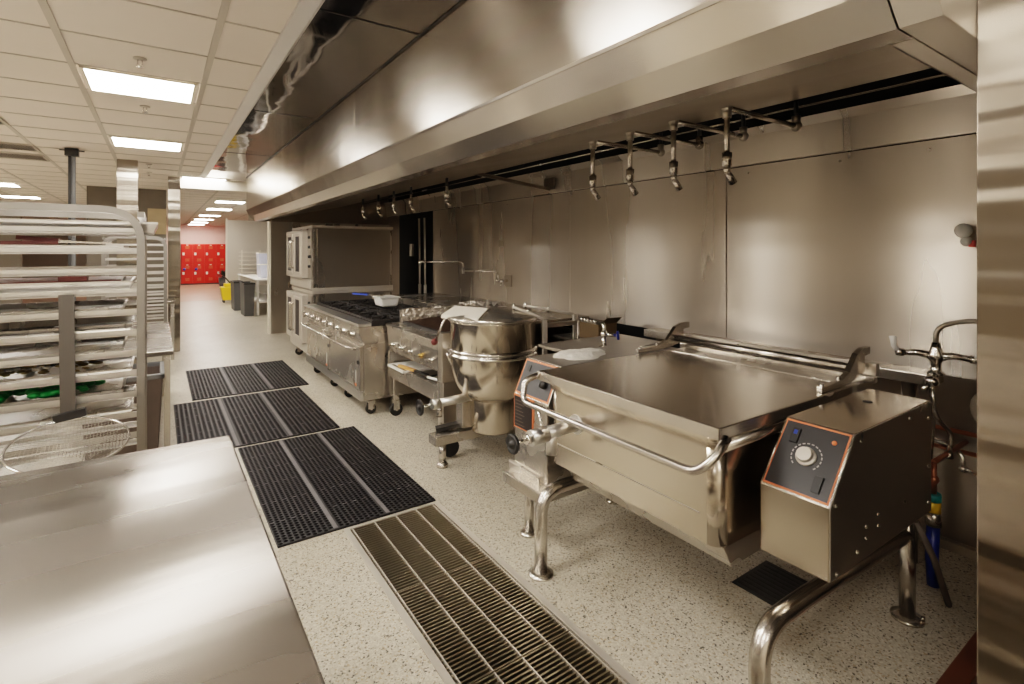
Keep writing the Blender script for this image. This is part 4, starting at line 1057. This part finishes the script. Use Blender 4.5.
MB().tube([(2.63, .84, .46), (2.70, .80, .30), (2.88, .80, .035)], .013, 10).build('drain_hose', 'hosegrey', t)

# white folded towel on console
m = MB(); rr = random.Random(9)
pts = []; NR, NA = 8, 30
for i in range(NR + 1):
    r0 = i / NR
    for j in range(NA):
        a = 2 * PI * j / NA; q = 1 + .12 * math.sin(3 * a + 1) + .06 * math.sin(7 * a)
        h = .040 * (1 - r0 ** 3) + (rr.uniform(-.004, .006) if i < NR else -.002)
        pts.append((2.05 + .18 * r0 * q * math.cos(a), 2.285 + .115 * r0 * q * math.sin(a), .984 + h * .7))
fs = [(i * NA + j, i * NA + (j + 1) % NA, (i + 1) * NA + (j + 1) % NA, (i + 1) * NA + j) for i in range(NR) for j in range(NA)]
m.add(pts, fs, True)
tag(m.build('white_towel', 'cloth', loc=(2.08, 2.33, 1.0)), 'white cloth towel crumpled on the left control console', 'towel')

# service beam along the wall behind the pan
t = thing('pipe_chase', 'horizontal stainless service beam behind the braising pan', 'beam', (3.2, 1.9, 0))
MB().box(3.12, 3.28, .93, 2.75, .93, .985).build('beam', 'body', t, bevel=.004)
MB().cyl((3.2, 1.05, 0), (3.2, 1.05, .93), .035).build('leg', 'tube', t)
MB().cyl((3.2, 2.65, 0), (3.2, 2.65, .93), .035).build('leg', 'tube', t)
# mixer faucet
FX, FY, FZ = 3.17, .93, 1.07
t = thing('mixer_faucet', 'chrome two lever mixer faucet on the service beam end', 'faucet', (FX, FY, .985))
MB().lathe([(0, 0), (.035, 0), (.035, .01), (.022, .02), (.022, .06), (.034, .075), (.034, .10), (.022, .13), (.018, .16), (0, .16)], (FX, FY, .985), seg=20).build('body', 'chrome', t)
for s in (-1, 1):
    e = Vector((FX, FY, FZ)) + Vector((-.03 * s, .125 * s, .008))
    MB().tube([(FX, FY, FZ), tuple((Vector((FX, FY, FZ)) + e) / 2 + Vector((0, 0, .012))), tuple(e)], [.024, .016, .015], 12).cyl(e, e + Vector((0, .03 * s, 0)), .020, seg=12).build('arm', 'chrome', t)
    hdl = MB().tube([tuple(e + Vector((0, .02 * s, 0))), tuple(e + Vector((-.02, .035 * s, .03))), tuple(e + Vector((-.02, .04 * s, .08)))], [.012, .012, .016], 10).build('lever', 'white', t)
MB().tube(fillet([(FX, FY, FZ + .05), (FX, FY, FZ + .15), (FX + .05, FY - .10, FZ + .19), (FX + .10, FY - .45, FZ + .19)], .08, 8), .012, 10).build('supply_pipe', 'bodyd', t)
MB().cyl((FX + .07, FY - .18, FZ + .19), (FX + .08, FY - .22, FZ + .19), .019, seg=10).cyl((FX + .085, FY - .26, FZ + .19), (FX + .09, FY - .30, FZ + .19), .019, seg=10).build('pipe_fitting', 'chrome', t)
MB().sphere((FX - .06, FY - .0, .96), .032, 12).cyl((FX - .06, FY, .96), (FX - .11, FY + .02, .92), .014, seg=10).cyl((FX - .02, FY, .985), (FX - .06, FY, .95), .02, seg=10).build('spray_head', 'chrome', t)
MB().tube(fillet([(FX - .05, FY, .94), (FX - .06, FY - .01, .80), (FX + .02, FY - .06, .70), (FX + .0, FY - .05, .62)], .15, 8), .011, 10).build('hose', 'tube', t)
MB().tube(fillet([(FX - .03, FY + .01, .94), (FX - .03, FY, .78), (FX - .02, FY + .02, .55), (FX - .02, FY + .02, .40)], .1, 8), .011, 10).cyl((FX + .0, FY - .05, .62), (FX, FY - .05, .59), .018, seg=10).build('hose', 'tube', t)
# copper pipes and valve low on the wall at right
for i, z in enumerate((.56, .66)):
    tag(MB().tube([(3.42, .35, z), (3.42, 1.25, z)], .012, 10).build('copper_pipe', 'copper', loc=(3.42, .8, z)), ['lower copper pipe running along the wall behind the faucet hoses', 'upper copper pipe running along the wall behind the faucet hoses'][i], 'pipe', 'copper pipes on the lower wall')
t = thing('shutoff_valve', 'small chrome shutoff valve below the copper pipes', 'valve', (3.42, 1.05, .56))
MB().tube(fillet([(3.42, 1.05, .57), (3.40, 1.05, .60), (3.36, .92, .60), (3.34, .87, .56), (3.34, .87, .50)], .04), .012, 10).sphere((3.34, .87, .50), .022, 10).cyl((3.34, .86, .5), (3.30, .80, .5), .012, seg=8).build('body', 'chrome', t)
# blue gas hose
t = thing('gas_hose', 'blue coated gas hose hanging to the floor with yellow tag', 'hose', (3.05, .93, 0))
GX, GY = 3.015, .895
MB().tube([(GX, GY, .31), (GX, GY + .005, .15), (GX + .005, GY, .02)], .026, 14).build('hose', 'blue', t)
MB().cyl((GX, GY, .305), (GX, GY, .37), .032, seg=14).build('fitting', 'tube', t)
MB().cyl((GX, GY, .37), (GX, GY, .42), .029, seg=14).build('yellow_tag', 'yellow', t)
MB().cyl((GX, GY, .42), (GX, GY, .455), .031, seg=14).build('teal_collar', 'teal', t)
MB().cyl((GX, GY, .455), (GX, GY, .60), .014, seg=12).sphere((GX, GY, .52), .024, 10).build('copper_stub', 'copper', t)
tag(MB().tube(fillet([(3.015, .895, .60), (3.10, .885, .61), (3.44, .885, .61)], .04), .012, 8).build('branch_pipe', 'copper', loc=(3.1, .93, .6)), 'short copper branch pipe feeding the blue gas hose', 'pipe')
tag(MB().sphere((3.44, .80, .80), .07, 14, (.5, 1, 1.3)).build('wall_bag', 'cloth', loc=(3.44, .8, .7)), 'white crumpled bag stuck behind the steel end wall', 'bag')

# middle wall faucet with blue handle
t = thing('wall_valve', 'chrome wall faucet with blue handle between kettle and braising pan', 'faucet', (2.9, 2.75, 1.0))
VX, VY = 2.45, 2.50
MB().tube(fillet([(2.62, 2.95, .02), (2.62, 2.95, 1.085), (VX, VY, 1.11), (VX, VY, 1.03)], .045), .013, 10).build('feed_pipe', 'chrome', t)
m = MB()
for k in range(5):
    p = Vector((2.60, 2.90, 1.086)).lerp(Vector((VX + .02, VY + .06, 1.105)), .12 + k * .17)
    m.sphere(tuple(p), .019, 8)
m.build('pipe_unions', 'chrome', t)
MB().sphere((VX, VY, 1.04), .026, 12).cyl((VX, VY, 1.04), (VX + .05, VY - .06, 1.035), .013, seg=10).build('valve_body', 'chrome', t)
MB().lathe([(0, 0), (.030, 0), (.030, .012), (0, .012)], (VX + .055, VY - .066, 1.035), (.6, -.8, .1), 16).build('handle', 'blue', t)
MB().cyl((VX, VY, 1.03), (VX, VY, .942), .017, seg=12).lathe([(0, 0), (.034, 0), (.034, .02), (0, .02)], (VX, VY, .942), seg=16).build('riser', 'chrome', t)
t = thing('equipment_deck', 'flat stainless deck behind the left control console', 'shelf', (2.6, 2.6, 0))
MB().box(2.20, 3.00, 2.45, 2.90, .92, .94).build('top', 'satind', t, bevel=.003)
for (a, b) in ((2.95, 2.50), (2.95, 2.85)): MB().box(a - .02, a + .02, b - .02, b + .02, 0, .92).build('leg', 'bodyd', t)
struct(MB().box(3.500, 3.519, 2.55, 4.6, .80, .926).build('trim_21', 'void'))  # black strip painting in the shaded gap under the backsplash
t = thing('cardboard_box', 'small brown cardboard box behind the kettle hinge posts', 'box', (3.2, 3.35, .82))
MB().box(3.12, 3.34, 3.25, 3.50, .822, .96).build('body', 'cardboard', t)
MB().add([(3.12, 3.25, .96), (3.34, 3.25, .96), (3.32, 3.17, 1.02), (3.14, 3.17, 1.02)], [(0, 1, 2, 3)]).build('flap', 'cardboard', t)
t = thing('low_shelf', 'dark shelf beside the wall behind the kettle', 'shelf', (3.25, 3.3, 0))
MB().box(3.0, 3.48, 3.0, 3.72, .80, .82).build('top', 'bodyd', t)
for (a, b) in ((3.05, 3.05), (3.05, 3.67)): MB().box(a - .02, a + .02, b - .02, b + .02, 0, .80).build('leg', 'bodyd', t)

# pot filler faucet
t = thing('pot_filler', 'jointed pot filler faucet on the backsplash above the broiler', 'faucet', (3.45, 5.2, 1.23))
MB().lathe([(0, 0), (.04, 0), (.035, .015), (0, .015)], (3.488, 5.17, 1.23), (-1, 0, 0), 16).box(3.47, 3.487, 5.10, 5.24, 1.16, 1.30).build('wall_flange', 'bodyd', t)
MB().tube([(3.488, 5.17, 1.23), (3.36, 5.22, 1.23)], .016, 10).sphere((3.36, 5.22, 1.235), .028, 10).cyl((3.40, 5.20, 1.22), (3.36, 5.16, 1.17), .009, seg=8).build('valve', 'chrome', t)
MB().tube(fillet([(3.36, 5.22, 1.24), (3.36, 5.23, 1.345), (3.10, 5.60, 1.345)], .05), .011, 10).build('inner_arm', 'tube', t)
MB().tube(fillet([(3.10, 5.60, 1.32), (3.10, 5.60, 1.455), (2.72, 5.86, 1.455)], .05), .011, 10).cyl((3.10, 5.60, 1.31), (3.10, 5.60, 1.37), .016, seg=10).build('outer_arm', 'tube', t)
MB().tube([(2.72, 5.86, 1.455), (2.66, 5.90, 1.455)], .018, 10).cyl((2.66, 5.90, 1.475), (2.66, 5.90, 1.41), .018, seg=10).build('spout', 'chrome', t)
tag(MB().box(3.475, 3.488, 5.28, 5.38, 1.64, 1.72).build('outlet_plate', 'bodyd', loc=(3.48, 5.3, 1.64), bevel=.003), 'small square steel plate on the backsplash above the pot filler', 'plate')

# ------------------------------------------------------------------ world and render look
w = bpy.data.worlds.new('world'); scene.world = w; w.use_nodes = True
w.node_tree.nodes['Background'].inputs[0].default_value = (1, .93, .84, 1); w.node_tree.nodes['Background'].inputs[1].default_value = .3
scene.view_settings.view_transform = 'Filmic'
scene.view_settings.look = 'Medium High Contrast'
scene.view_settings.exposure = .90
